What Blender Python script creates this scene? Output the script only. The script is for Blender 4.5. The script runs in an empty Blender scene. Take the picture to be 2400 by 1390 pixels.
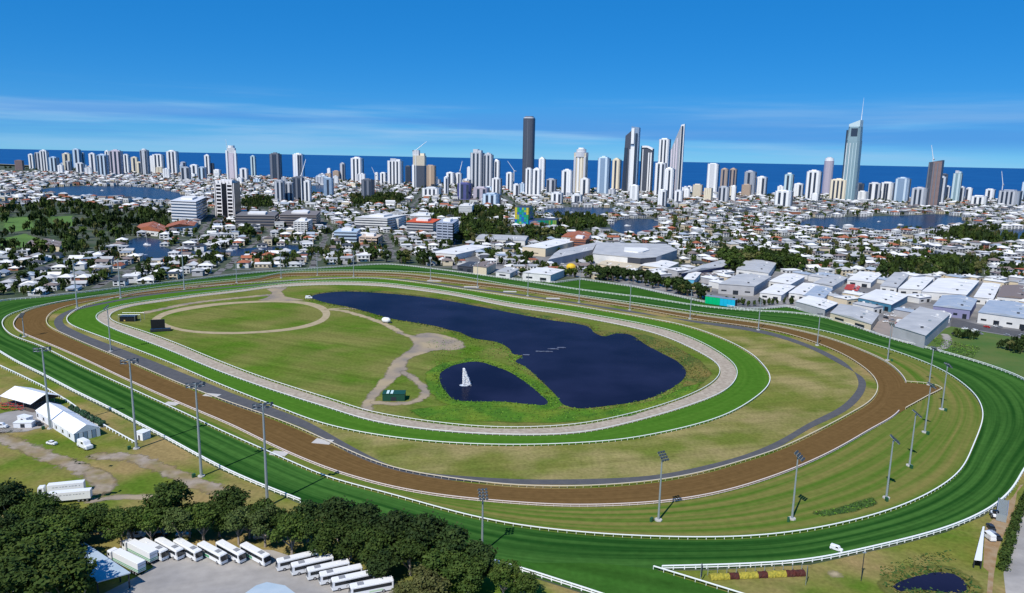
import bpy, bmesh, math, random
import numpy as np
from mathutils import Vector, Matrix
random.seed(7); rng = np.random.default_rng(11)
sc = bpy.context.scene
COL = sc.collection
# ------------------------------------------------------------------ camera
F, CX, CY, H = 1714.0, 1200.0, 695.0, 120.0        # focal length in photo pixels, drone height in metres
PITCH, ROLL = math.radians(10.7), math.radians(1.1)
FWD = np.array([0, math.cos(PITCH), -math.sin(PITCH)]); RGT = np.array([1.0, 0, 0]); UP = np.cross(RGT, FWD)
IX = math.cos(ROLL) * RGT + math.sin(ROLL) * UP; IY = math.cos(ROLL) * UP - math.sin(ROLL) * RGT
cam = bpy.data.cameras.new('camera'); camo = bpy.data.objects.new('camera', cam); COL.objects.link(camo)
cam.sensor_width = 36.0; cam.lens = 36.0 * F / 2400.0; cam.clip_start = 1.0; cam.clip_end = 400000.0
m3 = Matrix((IX.tolist(), IY.tolist(), (-FWD).tolist())).transposed()
camo.matrix_world = Matrix.Translation((0, 0, H)) @ m3.to_4x4()
sc.camera = camo
# ------------------------------------------------------------------ sun and sky
SUN_AZ, SUN_EL = math.radians(240), math.radians(50)     # direction towards the sun, from +X counter-clockwise
sdir = Vector((math.cos(SUN_EL) * math.cos(SUN_AZ), math.cos(SUN_EL) * math.sin(SUN_AZ), math.sin(SUN_EL)))
sun = bpy.data.lights.new('sun', 'SUN'); sun.energy = 4.6; sun.angle = math.radians(0.5); sun.color = (1.0, 0.955, 0.88)
suno = bpy.data.objects.new('sun', sun); COL.objects.link(suno)
suno.rotation_euler = sdir.to_track_quat('Z', 'Y').to_euler(); suno.location = (0, 0, 500)
world = bpy.data.worlds.new('World'); sc.world = world; world.use_nodes = True
nt = world.node_tree; N = nt.nodes; L = nt.links
for n in list(N): N.remove(n)
sky = N.new('ShaderNodeTexSky'); sky.sky_type = 'NISHITA'; sky.sun_disc = False
sky.sun_elevation = SUN_EL; sky.sun_rotation = math.atan2(sdir.x, sdir.y); sky.altitude = 6000; sky.air_density = 1.0; sky.dust_density = 0.0; sky.ozone_density = 7.0
hs = N.new('ShaderNodeHueSaturation'); hs.inputs['Saturation'].default_value = 2.25; hs.inputs['Value'].default_value = 1.0
gm = N.new('ShaderNodeGamma'); gm.inputs[1].default_value = 0.34; L.new(sky.outputs[0], gm.inputs[0]); L.new(gm.outputs[0], hs.inputs['Color'])
tint = N.new('ShaderNodeMixRGB'); tint.blend_type = 'MULTIPLY'; tint.inputs[0].default_value = 1.0; tint.inputs[2].default_value = (1.42, 2.78, 3.62, 1)
L.new(hs.outputs[0], tint.inputs[1])
tc = N.new('ShaderNodeTexCoord'); mp = N.new('ShaderNodeMapping'); mp.inputs['Scale'].default_value = (2.0, 2.0, 38.0)
L.new(tc.outputs['Generated'], mp.inputs[0])
cn = N.new('ShaderNodeTexNoise'); cn.inputs['Scale'].default_value = 1.3; cn.inputs['Detail'].default_value = 8; cn.inputs['Roughness'].default_value = 0.55
L.new(mp.outputs[0], cn.inputs['Vector'])
cr = N.new('ShaderNodeMapRange'); cr.inputs[1].default_value = 0.40; cr.inputs[2].default_value = 0.68; cr.interpolation_type = 'SMOOTHSTEP'
L.new(cn.outputs[0], cr.inputs[0])
sep = N.new('ShaderNodeSeparateXYZ'); L.new(tc.outputs['Generated'], sep.inputs[0])
band = N.new('ShaderNodeValToRGB'); L.new(sep.outputs['Z'], band.inputs[0])
e = band.color_ramp.elements; e[0].position = 0.0; e[0].color = (0.35,) * 3 + (1,); e[1].position = 0.085; e[1].color = (0, 0, 0, 1)
k = band.color_ramp.elements.new(0.025); k.color = (1, 1, 1, 1); k = band.color_ramp.elements.new(0.055); k.color = (0.7,) * 3 + (1,)
mm = N.new('ShaderNodeMath'); mm.operation = 'MULTIPLY'; L.new(cr.outputs[0], mm.inputs[0]); L.new(band.outputs[0], mm.inputs[1])
m2 = N.new('ShaderNodeMath'); m2.operation = 'MULTIPLY'; m2.inputs[1].default_value = 0.85; L.new(mm.outputs[0], m2.inputs[0])
cm = N.new('ShaderNodeMixRGB'); cm.inputs[2].default_value = (2.9, 5.2, 7.9, 1)
L.new(m2.outputs[0], cm.inputs[0]); L.new(tint.outputs[0], cm.inputs[1])
# a long low bank of darker cloud, thin and broken, above the horizon
mp2 = N.new('ShaderNodeMapping'); mp2.inputs['Scale'].default_value = (1.1, 1.1, 24.0); mp2.inputs['Location'].default_value = (5.7, 1.4, 0.9); L.new(tc.outputs['Generated'], mp2.inputs[0])
cn2 = N.new('ShaderNodeTexNoise'); cn2.inputs['Scale'].default_value = 1.6; cn2.inputs['Detail'].default_value = 5; L.new(mp2.outputs[0], cn2.inputs['Vector'])
cr2 = N.new('ShaderNodeMapRange'); cr2.interpolation_type = 'SMOOTHSTEP'; cr2.inputs[1].default_value = 0.40; cr2.inputs[2].default_value = 0.54; L.new(cn2.outputs[0], cr2.inputs[0])
band2 = N.new('ShaderNodeValToRGB'); L.new(sep.outputs['Z'], band2.inputs[0]); e = band2.color_ramp.elements; e[0].position = 0.012; e[0].color = (0, 0, 0, 1); e[1].position = 0.075; e[1].color = (0, 0, 0, 1)
k = band2.color_ramp.elements.new(0.03); k.color = (1, 1, 1, 1); k = band2.color_ramp.elements.new(0.045); k.color = (0.9, 0.9, 0.9, 1)
m4 = N.new('ShaderNodeMath'); m4.operation = 'MULTIPLY'; L.new(cr2.outputs[0], m4.inputs[0]); L.new(band2.outputs[0], m4.inputs[1])
m5 = N.new('ShaderNodeMath'); m5.operation = 'MULTIPLY'; m5.inputs[1].default_value = 0.8; L.new(m4.outputs[0], m5.inputs[0])
cm2 = N.new('ShaderNodeMixRGB'); cm2.inputs[2].default_value = (0.75, 2.9, 7.0, 1); L.new(m5.outputs[0], cm2.inputs[0]); L.new(cm.outputs[0], cm2.inputs[1])
bg = N.new('ShaderNodeBackground'); bg.inputs['Strength'].default_value = 0.10; L.new(cm2.outputs[0], bg.inputs['Color'])
wo = N.new('ShaderNodeOutputWorld'); L.new(bg.outputs[0], wo.inputs['Surface'])
sc.view_settings.view_transform = 'Standard'; sc.view_settings.look = 'None'; sc.view_settings.exposure = 0.12; sc.view_settings.gamma = 1.0
sc.view_settings.use_curve_mapping = False
sc.cycles.max_bounces = 5; sc.cycles.diffuse_bounces = 2; sc.cycles.transparent_max_bounces = 4

# ------------------------------------------------------------------ coordinates
def at(x, y, z=0.0):
    "the point at height z that a pixel of the photograph shows"
    d = FWD * F + IX * (x - CX) - IY * (y - CY)
    t = (z - H) / d[2]
    return np.array([d[0] * t, d[1] * t])
def V(x, y, z=0.0):
    p = at(x, y, z); return Vector((p[0], p[1], z))
def proj(X, Y, Z=0.0):
    X = np.asarray(X, float); Y = np.asarray(Y, float); Z = np.asarray(Z, float) - H
    w = X * FWD[0] + Y * FWD[1] + Z * FWD[2]
    return CX + F * (X * IX[0] + Y * IX[1] + Z * IX[2]) / w, CY - F * (X * IY[0] + Y * IY[1] + Z * IY[2]) / w
def height_at(bx, by, ty):
    X, Y = at(bx, by); zs = np.linspace(0.5, 900, 9000); _, y = proj(X, Y, zs)
    return float(zs[np.argmin(np.abs(y - ty))])
def W(pts, z=0.0): return np.array([at(x, y, z) for x, y in pts])
def inside(poly, X, Y):
    X = np.asarray(X, float); Y = np.asarray(Y, float); r = np.zeros(X.shape, bool); n = len(poly)
    for i in range(n):
        x1, y1 = poly[i]; x2, y2 = poly[i - 1]
        c = ((y1 > Y) != (y2 > Y))
        with np.errstate(divide='ignore', invalid='ignore'):
            r ^= c & (X < (x2 - x1) * (Y - y1) / (y2 - y1 + 1e-12) + x1)
    return r

# ------------------------------------------------------------------ materials
MATS = {}
def mat(name, col, rough=0.8, spec=0.3, metal=0.0, col2=None, scale=0.2, col3=None, scale3=0.03, vary=0.0, emit=0.0, bump=0.0, bscale=1.0, detail=4, grain=0.0, gscale=0.5, streak=0.0, sang=0.0, sscale=(0.012, 0.22, 1.0)):
    if name in MATS: return MATS[name]
    m = bpy.data.materials.new(name); m.use_nodes = True; t = m.node_tree; b = t.nodes['Principled BSDF']
    b.inputs['Roughness'].default_value = rough; b.inputs['Specular IOR Level'].default_value = spec; b.inputs['Metallic'].default_value = metal
    c = None
    def noise(sc_, lo=0.35, hi=0.65):
        g = t.nodes.new('ShaderNodeNewGeometry'); n = t.nodes.new('ShaderNodeTexNoise'); n.inputs['Scale'].default_value = sc_; n.inputs['Detail'].default_value = detail
        t.links.new(g.outputs['Position'], n.inputs['Vector'])
        r = t.nodes.new('ShaderNodeMapRange'); r.inputs[1].default_value = lo; r.inputs[2].default_value = hi; t.links.new(n.outputs[0], r.inputs[0]); return r.outputs[0]
    b.inputs['Base Color'].default_value = (*col, 1)
    if col2 is not None:
        x = t.nodes.new('ShaderNodeMixRGB'); x.inputs[1].default_value = (*col, 1); x.inputs[2].default_value = (*col2, 1); t.links.new(noise(scale), x.inputs[0]); c = x.outputs[0]
        if col3 is not None:
            y = t.nodes.new('ShaderNodeMixRGB'); t.links.new(c, y.inputs[1]); y.inputs[2].default_value = (*col3, 1); t.links.new(noise(scale3, 0.42, 0.62), y.inputs[0]); c = y.outputs[0]
    if grain > 0:
        r = noise(gscale, 0.25, 0.75).node; r.inputs[3].default_value = 1 - grain; r.inputs[4].default_value = 1 + grain; h = t.nodes.new('ShaderNodeHueSaturation'); t.links.new(r.outputs[0], h.inputs['Value']); t.links.new(c, h.inputs['Color']); c = h.outputs[0]
    if streak > 0:
        g = t.nodes.new('ShaderNodeNewGeometry'); mp = t.nodes.new('ShaderNodeMapping'); mp.vector_type = 'TEXTURE'; mp.inputs['Rotation'].default_value = (0, 0, sang); mp.inputs['Scale'].default_value = tuple(1 / k for k in sscale); t.links.new(g.outputs['Position'], mp.inputs[0])
        n = t.nodes.new('ShaderNodeTexNoise'); n.inputs['Scale'].default_value = 1.0; n.inputs['Detail'].default_value = 4; t.links.new(mp.outputs[0], n.inputs['Vector']); r = t.nodes.new('ShaderNodeMapRange'); r.inputs[1].default_value = .3; r.inputs[2].default_value = .7; r.inputs[3].default_value = 1 - streak; r.inputs[4].default_value = 1 + streak; t.links.new(n.outputs[0], r.inputs[0])
        h = t.nodes.new('ShaderNodeHueSaturation'); t.links.new(r.outputs[0], h.inputs['Value']); t.links.new(c, h.inputs['Color']); c = h.outputs[0]
    if vary > 0:
        oi = t.nodes.new('ShaderNodeObjectInfo'); r = t.nodes.new('ShaderNodeMapRange'); r.inputs[3].default_value = 1 - vary; r.inputs[4].default_value = 1 + vary
        t.links.new(oi.outputs['Random'], r.inputs[0]); h = t.nodes.new('ShaderNodeHueSaturation'); t.links.new(r.outputs[0], h.inputs['Value'])
        if c is None: h.inputs['Color'].default_value = (*col, 1)
        else: t.links.new(c, h.inputs['Color'])
        c = h.outputs[0]
    if c is not None: t.links.new(c, b.inputs['Base Color'])
    if bump > 0:
        g = t.nodes.new('ShaderNodeNewGeometry'); n = t.nodes.new('ShaderNodeTexNoise'); n.inputs['Scale'].default_value = bscale; n.inputs['Detail'].default_value = 3
        t.links.new(g.outputs['Position'], n.inputs['Vector']); bp = t.nodes.new('ShaderNodeBump'); bp.inputs['Strength'].default_value = bump; bp.inputs['Distance'].default_value = 0.3
        t.links.new(n.outputs[0], bp.inputs['Height']); t.links.new(bp.outputs[0], b.inputs['Normal'])
    if emit > 0:
        b.inputs['Emission Color'].default_value = (*col, 1); b.inputs['Emission Strength'].default_value = emit
    MATS[name] = m; return m
def stripe_mat(name, c1, c2, lanes, sharp=0.5, worn=None):
    "mown turf: bands that follow the track, laid out by the strip's own v coordinate"
    m = bpy.data.materials.new(name); m.use_nodes = True; t = m.node_tree; b = t.nodes['Principled BSDF']; b.inputs['Roughness'].default_value = 0.9; b.inputs['Specular IOR Level'].default_value = 0.0
    uv = t.nodes.new('ShaderNodeUVMap'); s = t.nodes.new('ShaderNodeSeparateXYZ'); t.links.new(uv.outputs[0], s.inputs[0])
    nz = t.nodes.new('ShaderNodeTexNoise'); nz.inputs['Scale'].default_value = 1.0; nz.inputs['Detail'].default_value = 3
    mp = t.nodes.new('ShaderNodeCombineXYZ'); a = t.nodes.new('ShaderNodeMath'); a.operation = 'MULTIPLY'; a.inputs[1].default_value = 0.006; t.links.new(s.outputs[0], a.inputs[0]); t.links.new(a.outputs[0], mp.inputs[0])
    a2 = t.nodes.new('ShaderNodeMath'); a2.operation = 'MULTIPLY'; a2.inputs[1].default_value = lanes; t.links.new(s.outputs[1], a2.inputs[0]); t.links.new(a2.outputs[0], mp.inputs[1])
    t.links.new(mp.outputs[0], nz.inputs['Vector'])
    r = t.nodes.new('ShaderNodeMapRange'); r.inputs[1].default_value = 0.5 - 0.25 * (1 - sharp) - 0.03; r.inputs[2].default_value = 0.5 + 0.25 * (1 - sharp) + 0.03; t.links.new(nz.outputs[0], r.inputs[0])
    x = t.nodes.new('ShaderNodeMixRGB'); x.inputs[1].default_value = (*c1, 1); x.inputs[2].default_value = (*c2, 1); t.links.new(r.outputs[0], x.inputs[0])
    g = t.nodes.new('ShaderNodeNewGeometry'); n2 = t.nodes.new('ShaderNodeTexNoise'); n2.inputs['Scale'].default_value = 0.35; n2.inputs['Detail'].default_value = 6; t.links.new(g.outputs['Position'], n2.inputs['Vector'])
    r2 = t.nodes.new('ShaderNodeMapRange'); r2.inputs[3].default_value = 0.72; r2.inputs[4].default_value = 1.28; t.links.new(n2.outputs[0], r2.inputs[0])
    h = t.nodes.new('ShaderNodeHueSaturation'); t.links.new(x.outputs[0], h.inputs['Color']); t.links.new(r2.outputs[0], h.inputs['Value']); t.links.new(h.outputs[0], b.inputs['Base Color'])
    MATS[name] = m; return m
def band_mat(name, wall, win, floor=3.4, frac=0.5):
    "far facade: floor after floor of wall and glass, too small to tell apart"
    m = bpy.data.materials.new(name); m.use_nodes = True; t = m.node_tree; b = t.nodes['Principled BSDF']; b.inputs['Roughness'].default_value = 0.45
    g = t.nodes.new('ShaderNodeNewGeometry'); s = t.nodes.new('ShaderNodeSeparateXYZ'); t.links.new(g.outputs['Position'], s.inputs[0])
    d = t.nodes.new('ShaderNodeMath'); d.operation = 'DIVIDE'; d.inputs[1].default_value = floor; t.links.new(s.outputs['Z'], d.inputs[0])
    f = t.nodes.new('ShaderNodeMath'); f.operation = 'FRACT'; t.links.new(d.outputs[0], f.inputs[0])
    c = t.nodes.new('ShaderNodeMath'); c.operation = 'GREATER_THAN'; c.inputs[1].default_value = frac; t.links.new(f.outputs[0], c.inputs[0])
    x = t.nodes.new('ShaderNodeMixRGB'); x.inputs[1].default_value = (*wall, 1); x.inputs[2].default_value = (*win, 1); t.links.new(c.outputs[0], x.inputs[0]); t.links.new(x.outputs[0], b.inputs['Base Color'])
    MATS[name] = m; return m

# ------------------------------------------------------------------ objects
def tag(o, label=None, cat=None, group=None, kind=None):
    if label: o['label'] = label
    if cat: o['category'] = cat
    if group: o['group'] = group
    if kind: o['kind'] = kind
    return o
def empty(name, loc=(0, 0, 0), rz=0.0):
    o = bpy.data.objects.new(name, None); COL.objects.link(o); o.location = loc; o.rotation_euler = (0, 0, rz); return o
KIDS = {}
def link(name, me, parent=None, loc=None):
    o = bpy.data.objects.new(name, me); COL.objects.link(o)
    if parent: o.parent = parent; KIDS.setdefault(parent, []).append(o)
    if loc is not None: o.location = loc
    return o
class MB:
    def __init__(s): s.v = []; s.f = []; s.m = []; s.uv = None
    def add(s, vs, fs, mi=0):
        k = len(s.v); s.v.extend([tuple(map(float, p)) for p in vs]); s.f.extend([tuple(i + k for i in f) for f in fs]); s.m.extend([mi] * len(fs)); return s
    def box(s, x0, x1, y0, y1, z0, z1, mi=0):
        return s.add([(x0, y0, z0), (x1, y0, z0), (x1, y1, z0), (x0, y1, z0), (x0, y0, z1), (x1, y0, z1), (x1, y1, z1), (x0, y1, z1)],
                     [(0, 3, 2, 1), (4, 5, 6, 7), (0, 1, 5, 4), (1, 2, 6, 5), (2, 3, 7, 6), (3, 0, 4, 7)], mi)
    def prism(s, poly, z0, z1, mi=0, top=None):
        "poly counter-clockwise; z1 may be a list of heights"
        n = len(poly); zt = z1 if hasattr(z1, '__len__') else [z1] * n; tp = top if top is not None else poly
        vs = [(p[0], p[1], z0) for p in poly] + [(p[0], p[1], z) for p, z in zip(tp, zt)]
        fs = [tuple(range(n - 1, -1, -1)), tuple(range(n, 2 * n))] + [(i, (i + 1) % n, n + (i + 1) % n, n + i) for i in range(n)]
        return s.add(vs, fs, mi)
    def tube(s, pts, rs, seg=6, mi=0, cap=True):
        pts = [Vector(p) for p in pts]; k0 = len(s.v); rings = []
        for i, p in enumerate(pts):
            d = (pts[min(i + 1, len(pts) - 1)] - pts[max(i - 1, 0)]).normalized()
            a = d.cross(Vector((0, 0, 1)) if abs(d.z) < 0.9 else Vector((1, 0, 0))).normalized(); b = d.cross(a)
            r = rs[i] if hasattr(rs, '__len__') else rs; rings.append(len(s.v))
            for j in range(seg):
                t = 2 * math.pi * j / seg; q = p + a * (r * math.cos(t)) + b * (r * math.sin(t)); s.v.append(tuple(q))
        for i in range(len(pts) - 1):
            for j in range(seg):
                a, b = rings[i], rings[i + 1]; s.f.append((a + j, a + (j + 1) % seg, b + (j + 1) % seg, b + j)); s.m.append(mi)
        if cap:
            s.f.append(tuple(rings[-1] + j for j in range(seg))); s.m.append(mi); s.f.append(tuple(rings[0] + j for j in reversed(range(seg)))); s.m.append(mi)
        return s
    def mesh(s, name, mats):
        me = bpy.data.meshes.new(name); me.from_pydata(s.v, [], s.f)
        for m in (mats if isinstance(mats, (list, tuple)) else [mats]): me.materials.append(m)
        if any(s.m): me.polygons.foreach_set('material_index', s.m)
        me.update(); return me
    def build(s, name, mats, parent=None, loc=None): return link(name, s.mesh(name, mats), parent, loc)
def quads_mesh(name, P, mats, mi=None, smooth=False):
    "P: (n,4,3) array of quads"
    n = len(P); me = bpy.data.meshes.new(name); me.vertices.add(4 * n); me.vertices.foreach_set('co', P.reshape(-1).astype(np.float32))
    me.loops.add(4 * n); me.loops.foreach_set('vertex_index', np.arange(4 * n, dtype=np.int32)); me.polygons.add(n); me.polygons.foreach_set('loop_start', np.arange(0, 4 * n, 4, dtype=np.int32))
    for m in (mats if isinstance(mats, (list, tuple)) else [mats]): me.materials.append(m)
    if mi is not None: me.polygons.foreach_set('material_index', np.asarray(mi, np.int32))
    me.update(calc_edges=True); me.validate(); return me
def copy_tree(o, parent=None):
    c = o.copy(); COL.objects.link(c); c.parent = parent
    for ch in KIDS.get(o, ()): copy_tree(ch, c)
    return c
def fill(name, poly, z, m, kind='structure', label=None):
    "flat sheet from a world polygon, triangulated"
    bm = bmesh.new(); vs = [bm.verts.new((p[0], p[1], z)) for p in poly]; f = bm.faces.new(vs)
    bm.normal_update()
    if f.normal.z < 0: f.normal_flip()
    bmesh.ops.triangulate(bm, faces=bm.faces[:])
    me = bpy.data.meshes.new(name); bm.to_mesh(me); bm.free(); me.materials.append(m)
    o = link(name, me); tag(o, kind=kind, label=label); return o
def resample(P, step, closed=True):
    P = np.asarray(P, float); Q = np.vstack([P, P[:1]]) if closed else P
    d = np.r_[0, np.cumsum(np.linalg.norm(np.diff(Q, axis=0), axis=1))]; n = max(8, int(round(d[-1] / step)))
    s = np.linspace(0, d[-1], n, endpoint=not closed); return np.c_[np.interp(s, d, Q[:, 0]), np.interp(s, d, Q[:, 1])]
def catmull(P, closed=True, sub=8):
    P = np.asarray(P, float); n = len(P); out = []
    R = range(n) if closed else range(n - 1)
    for i in R:
        g = (lambda k: P[k % n]) if closed else (lambda k: P[min(max(k, 0), n - 1)])
        p0, p1, p2, p3 = g(i - 1), g(i), g(i + 1), g(i + 2)
        # centripetal knots keep unevenly spaced points from looping
        t1 = max(np.linalg.norm(p1 - p0), 1e-6) ** .5; t2 = t1 + max(np.linalg.norm(p2 - p1), 1e-6) ** .5; t3 = t2 + max(np.linalg.norm(p3 - p2), 1e-6) ** .5
        for t in np.linspace(t1, t2, sub, endpoint=False):
            a1 = (t1 - t) / t1 * p0 + t / t1 * p1 if t1 > 1e-3 else p1; a2 = (t2 - t) / (t2 - t1) * p1 + (t - t1) / (t2 - t1) * p2; a3 = (t3 - t) / (t3 - t2) * p2 + (t - t2) / (t3 - t2) * p3 if t3 - t2 > 1e-3 else p2
            b1 = (t2 - t) / t2 * a1 + t / t2 * a2; b2 = (t3 - t) / (t3 - t1) * a2 + (t - t1) / (t3 - t1) * a3
            out.append((t2 - t) / (t2 - t1) * b1 + (t - t1) / (t2 - t1) * b2)
    if not closed: out.append(P[-1])
    return np.array(out)
def smooth_loop(P, sig):
    n = len(P); k = int(3 * sig) + 1; w = np.exp(-0.5 * (np.arange(-k, k + 1) / sig) ** 2); w /= w.sum(); out = np.zeros_like(P)
    for i, a in enumerate(range(-k, k + 1)): out += w[i] * np.roll(P, a, axis=0)
    return out
def loop(px, sig=9.0, step=3.0):
    P = resample(catmull(W(px)), step); return smooth_loop(P, sig / step)
def zip_ring(name, I, O, z, m, kind='structure'):
    "a band between two closed loops; u runs along it in metres, v from inner (0) to outer (1)"
    j0 = int(np.argmin(np.linalg.norm(O - I[0], axis=1))); O = np.roll(O, -j0, axis=0)
    def area(P): return 0.5 * np.sum(P[:, 0] * np.roll(P[:, 1], -1) - P[:, 1] * np.roll(P[:, 0], -1))
    if area(I) * area(O) < 0: O = np.roll(O[::-1], 1, axis=0)
    nI, nO = len(I), len(O); vs = [(*p, z) for p in I] + [(*p, z) for p in O]; fs = []; uvs = []; i = j = 0
    uI = np.arange(nI + 1) * 3.0; uO = np.linspace(0, uI[-1], nO + 1); up = area(I) > 0
    while i < nI or j < nO:
        di = np.linalg.norm(I[(i + 1) % nI] - O[j % nO]) if i < nI else 1e9; dj = np.linalg.norm(I[i % nI] - O[(j + 1) % nO]) if j < nO else 1e9
        a, b = i % nI, nI + j % nO
        if di <= dj: t = [(a, uI[i], 0), (b, uI[i], 1), ((i + 1) % nI, uI[i + 1], 0)]; i += 1
        else: t = [(a, uI[i], 0), (b, uI[i], 1), (nI + (j + 1) % nO, uI[i], 1)]; j += 1
        if not up: t = t[::-1]
        fs.append(tuple(x[0] for x in t)); uvs += [(x[1], x[2]) for x in t]
    me = bpy.data.meshes.new(name); me.from_pydata(vs, [], fs); l = me.uv_layers.new(name='UVMap'); l.data.foreach_set('uv', np.array(uvs, np.float32).reshape(-1))
    me.materials.append(m); me.update(); o = link(name, me); tag(o, kind=kind)
    if me.polygons[0].normal.z < 0: me.flip_normals()
    return o
def alpha_mat(base, amp, nscale):
    k = base.name + '_patchy_%g' % amp
    if k in MATS: return MATS[k]
    m = base.copy(); m.name = k; t = m.node_tree; b = t.nodes['Principled BSDF']; out = t.nodes['Material Output']; at_ = t.nodes.new('ShaderNodeAttribute'); at_.attribute_name = 'edge'
    g = t.nodes.new('ShaderNodeNewGeometry'); n = t.nodes.new('ShaderNodeTexNoise'); n.inputs['Scale'].default_value = nscale; n.inputs['Detail'].default_value = 7; n.inputs['Roughness'].default_value = .65; t.links.new(g.outputs['Position'], n.inputs['Vector'])
    a = t.nodes.new('ShaderNodeMath'); a.operation = 'MULTIPLY_ADD'; a.inputs[1].default_value = amp * 2; t.links.new(n.outputs[0], a.inputs[0]); t.links.new(at_.outputs['Fac'], a.inputs[2]); r = t.nodes.new('ShaderNodeMapRange'); r.inputs[1].default_value = amp - .7; r.inputs[2].default_value = amp + .7; t.links.new(a.outputs[0], r.inputs[0])
    tr = t.nodes.new('ShaderNodeBsdfTransparent'); mx = t.nodes.new('ShaderNodeMixShader'); t.links.new(r.outputs[0], mx.inputs[0]); t.links.new(tr.outputs[0], mx.inputs[1]); t.links.new(b.outputs[0], mx.inputs[2]); t.links.new(mx.outputs[0], out.inputs['Surface']); MATS[k] = m; return m
def soft(name, P, z, m, amp=2.5, nscale=.12, width=None, step=1.6):
    "a worn patch (closed outline) or track (open line of a given width) with a ragged, thinning edge"
    P = np.asarray(P, float); pad = amp + (width or 0) / 2; x0, y0 = P.min(0) - pad; x1, y1 = P.max(0) + pad; step = max(step, math.sqrt((x1 - x0) * (y1 - y0) / 14000)); gx = np.arange(x0, x1 + step, step); gy = np.arange(y0, y1 + step, step); X, Y = np.meshgrid(gx, gy); pts = np.c_[X.ravel(), Y.ravel()]
    A = P if width is None else P[:-1]; B = np.roll(P, -1, 0) if width is None else P[1:]; d = np.full(len(pts), 1e9)
    for a, b in zip(A, B):
        ab = b - a; tt = np.clip(((pts - a) @ ab) / (ab @ ab + 1e-9), 0, 1); d = np.minimum(d, np.linalg.norm(pts - a - tt[:, None] * ab, axis=1))
    e = np.where(inside(P, pts[:, 0], pts[:, 1]), d, -d) if width is None else width / 2 - d
    nx, ny = len(gx), len(gy); I = np.arange(nx * ny).reshape(ny, nx); q = np.stack([I[:-1, :-1], I[:-1, 1:], I[1:, 1:], I[1:, :-1]], -1).reshape(-1, 4); q = q[e[q].max(1) > -amp]
    me = bpy.data.meshes.new(name); me.from_pydata(np.c_[pts, np.full(len(pts), z)].tolist(), [], q.tolist()); at_ = me.attributes.new('edge', 'FLOAT', 'POINT'); at_.data.foreach_set('value', e.astype(np.float32)); me.materials.append(alpha_mat(m, amp, nscale)); o = link(name, me); tag(o, kind='structure'); return o
# ================================================================== SETTING: ground, sea, tracks, ponds
def crop(x0, y0, s, pts): return [(x0 + X / s, y0 + Y / s) for X, Y in pts]
white = mat('white_paint', (0.78, 0.79, 0.78), 0.5, vary=0.04)
M_CITY = mat('town_ground', (0.055, 0.075, 0.035), 0.9, col2=(0.115, 0.11, 0.10), scale=0.05, col3=(0.030, 0.055, 0.018), scale3=0.025, detail=8, grain=.2, gscale=.2)
M_SEA = mat('sea_water', (0.006, 0.066, 0.215), 0.5, spec=0.12, col2=(0.010, 0.088, 0.26), scale=0.0016, detail=7)
M_POND = mat('pond_water', (0.007, 0.009, 0.027), 0.10, spec=0.10, col2=(0.015, 0.018, 0.048), scale=0.022, bump=0.45, bscale=1.0, detail=6)
M_RIVER = mat('river_water', (0.014, 0.034, 0.080), 0.25, spec=0.12, col2=(0.022, 0.034, 0.058), scale=.01, bump=0.2, bscale=0.6)
M_ROUGH = mat('rough_grass', (0.165, 0.172, 0.036), 0.95, spec=0.0, col2=(0.086, 0.148, 0.018), scale=0.05, col3=(0.27, 0.20, 0.085), scale3=0.03, detail=10, grain=.22, gscale=.7, streak=.10, sang=-.5)
M_DRY = mat('dry_grass', (0.165, 0.168, 0.042), 0.95, spec=0.0, col2=(0.120, 0.150, 0.028), scale=0.06, col3=(0.27, 0.225, 0.095), scale3=0.032, detail=10, grain=.24, gscale=.7, streak=.14, sang=.25)
M_INF = mat('infield_grass', (0.118, 0.155, 0.028), 0.95, spec=0.0, col2=(0.072, 0.142, 0.014), scale=0.03, col3=(0.165, 0.168, 0.048), scale3=0.024, detail=10, grain=.24, gscale=.6, streak=.16, sang=-.42)
M_VERGE = mat('verge_grass', (0.065, 0.13, 0.02), 0.95, spec=0.0, col2=(0.11, 0.135, 0.028), scale=0.08, detail=7)
M_MAIN = stripe_mat('main_turf', (0.014, 0.060, 0.011), (0.050, 0.132, 0.026), 8.0, 0.6)
M_CHUTE = mat('chute_turf', (0.028, 0.090, 0.013), 0.9, spec=0.0, col2=(0.040, 0.113, 0.018), scale=0.06, detail=8, grain=.15, streak=.15, sang=-.35)
M_INNER = stripe_mat('inner_turf', (0.050, 0.135, 0.014), (0.072, 0.165, 0.020), 6.0, 0.3)
M_MOWN = stripe_mat('mown_strips', (0.072, 0.138, 0.018), (0.178, 0.165, 0.048), 11.0, 0.55)
M_DIRT = stripe_mat('brown_dirt', (0.118, 0.070, 0.026), (0.152, 0.092, 0.036), 16.0, 0.25)
M_SAND = mat('pink_sand', (0.37, 0.315, 0.25), 0.95, spec=0.0, col2=(0.44, 0.385, 0.31), scale=0.15, col3=(0.31, 0.26, 0.205), scale3=0.5, detail=6)
M_PALE = mat('pale_sand', (0.40, 0.33, 0.215), 0.95, spec=0.0, col2=(0.33, 0.27, 0.17), scale=0.2)
M_GRAVEL = mat('gravel', (0.30, 0.245, 0.19), 0.95, spec=0.0, col2=(0.215, 0.19, 0.165), scale=0.10, col3=(0.36, 0.29, 0.19), scale3=0.06, detail=9)
M_ASPH = mat('asphalt', (0.075, 0.076, 0.082), 0.9, col2=(0.095, 0.094, 0.096), scale=0.3, detail=6)
M_CONC = mat('concrete_yard', (0.30, 0.285, 0.27), 0.9, col2=(0.235, 0.225, 0.22), scale=0.05, col3=(0.36, 0.335, 0.305), scale3=0.03, detail=9, grain=.12, gscale=.3, streak=.08, sang=.3)

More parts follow.
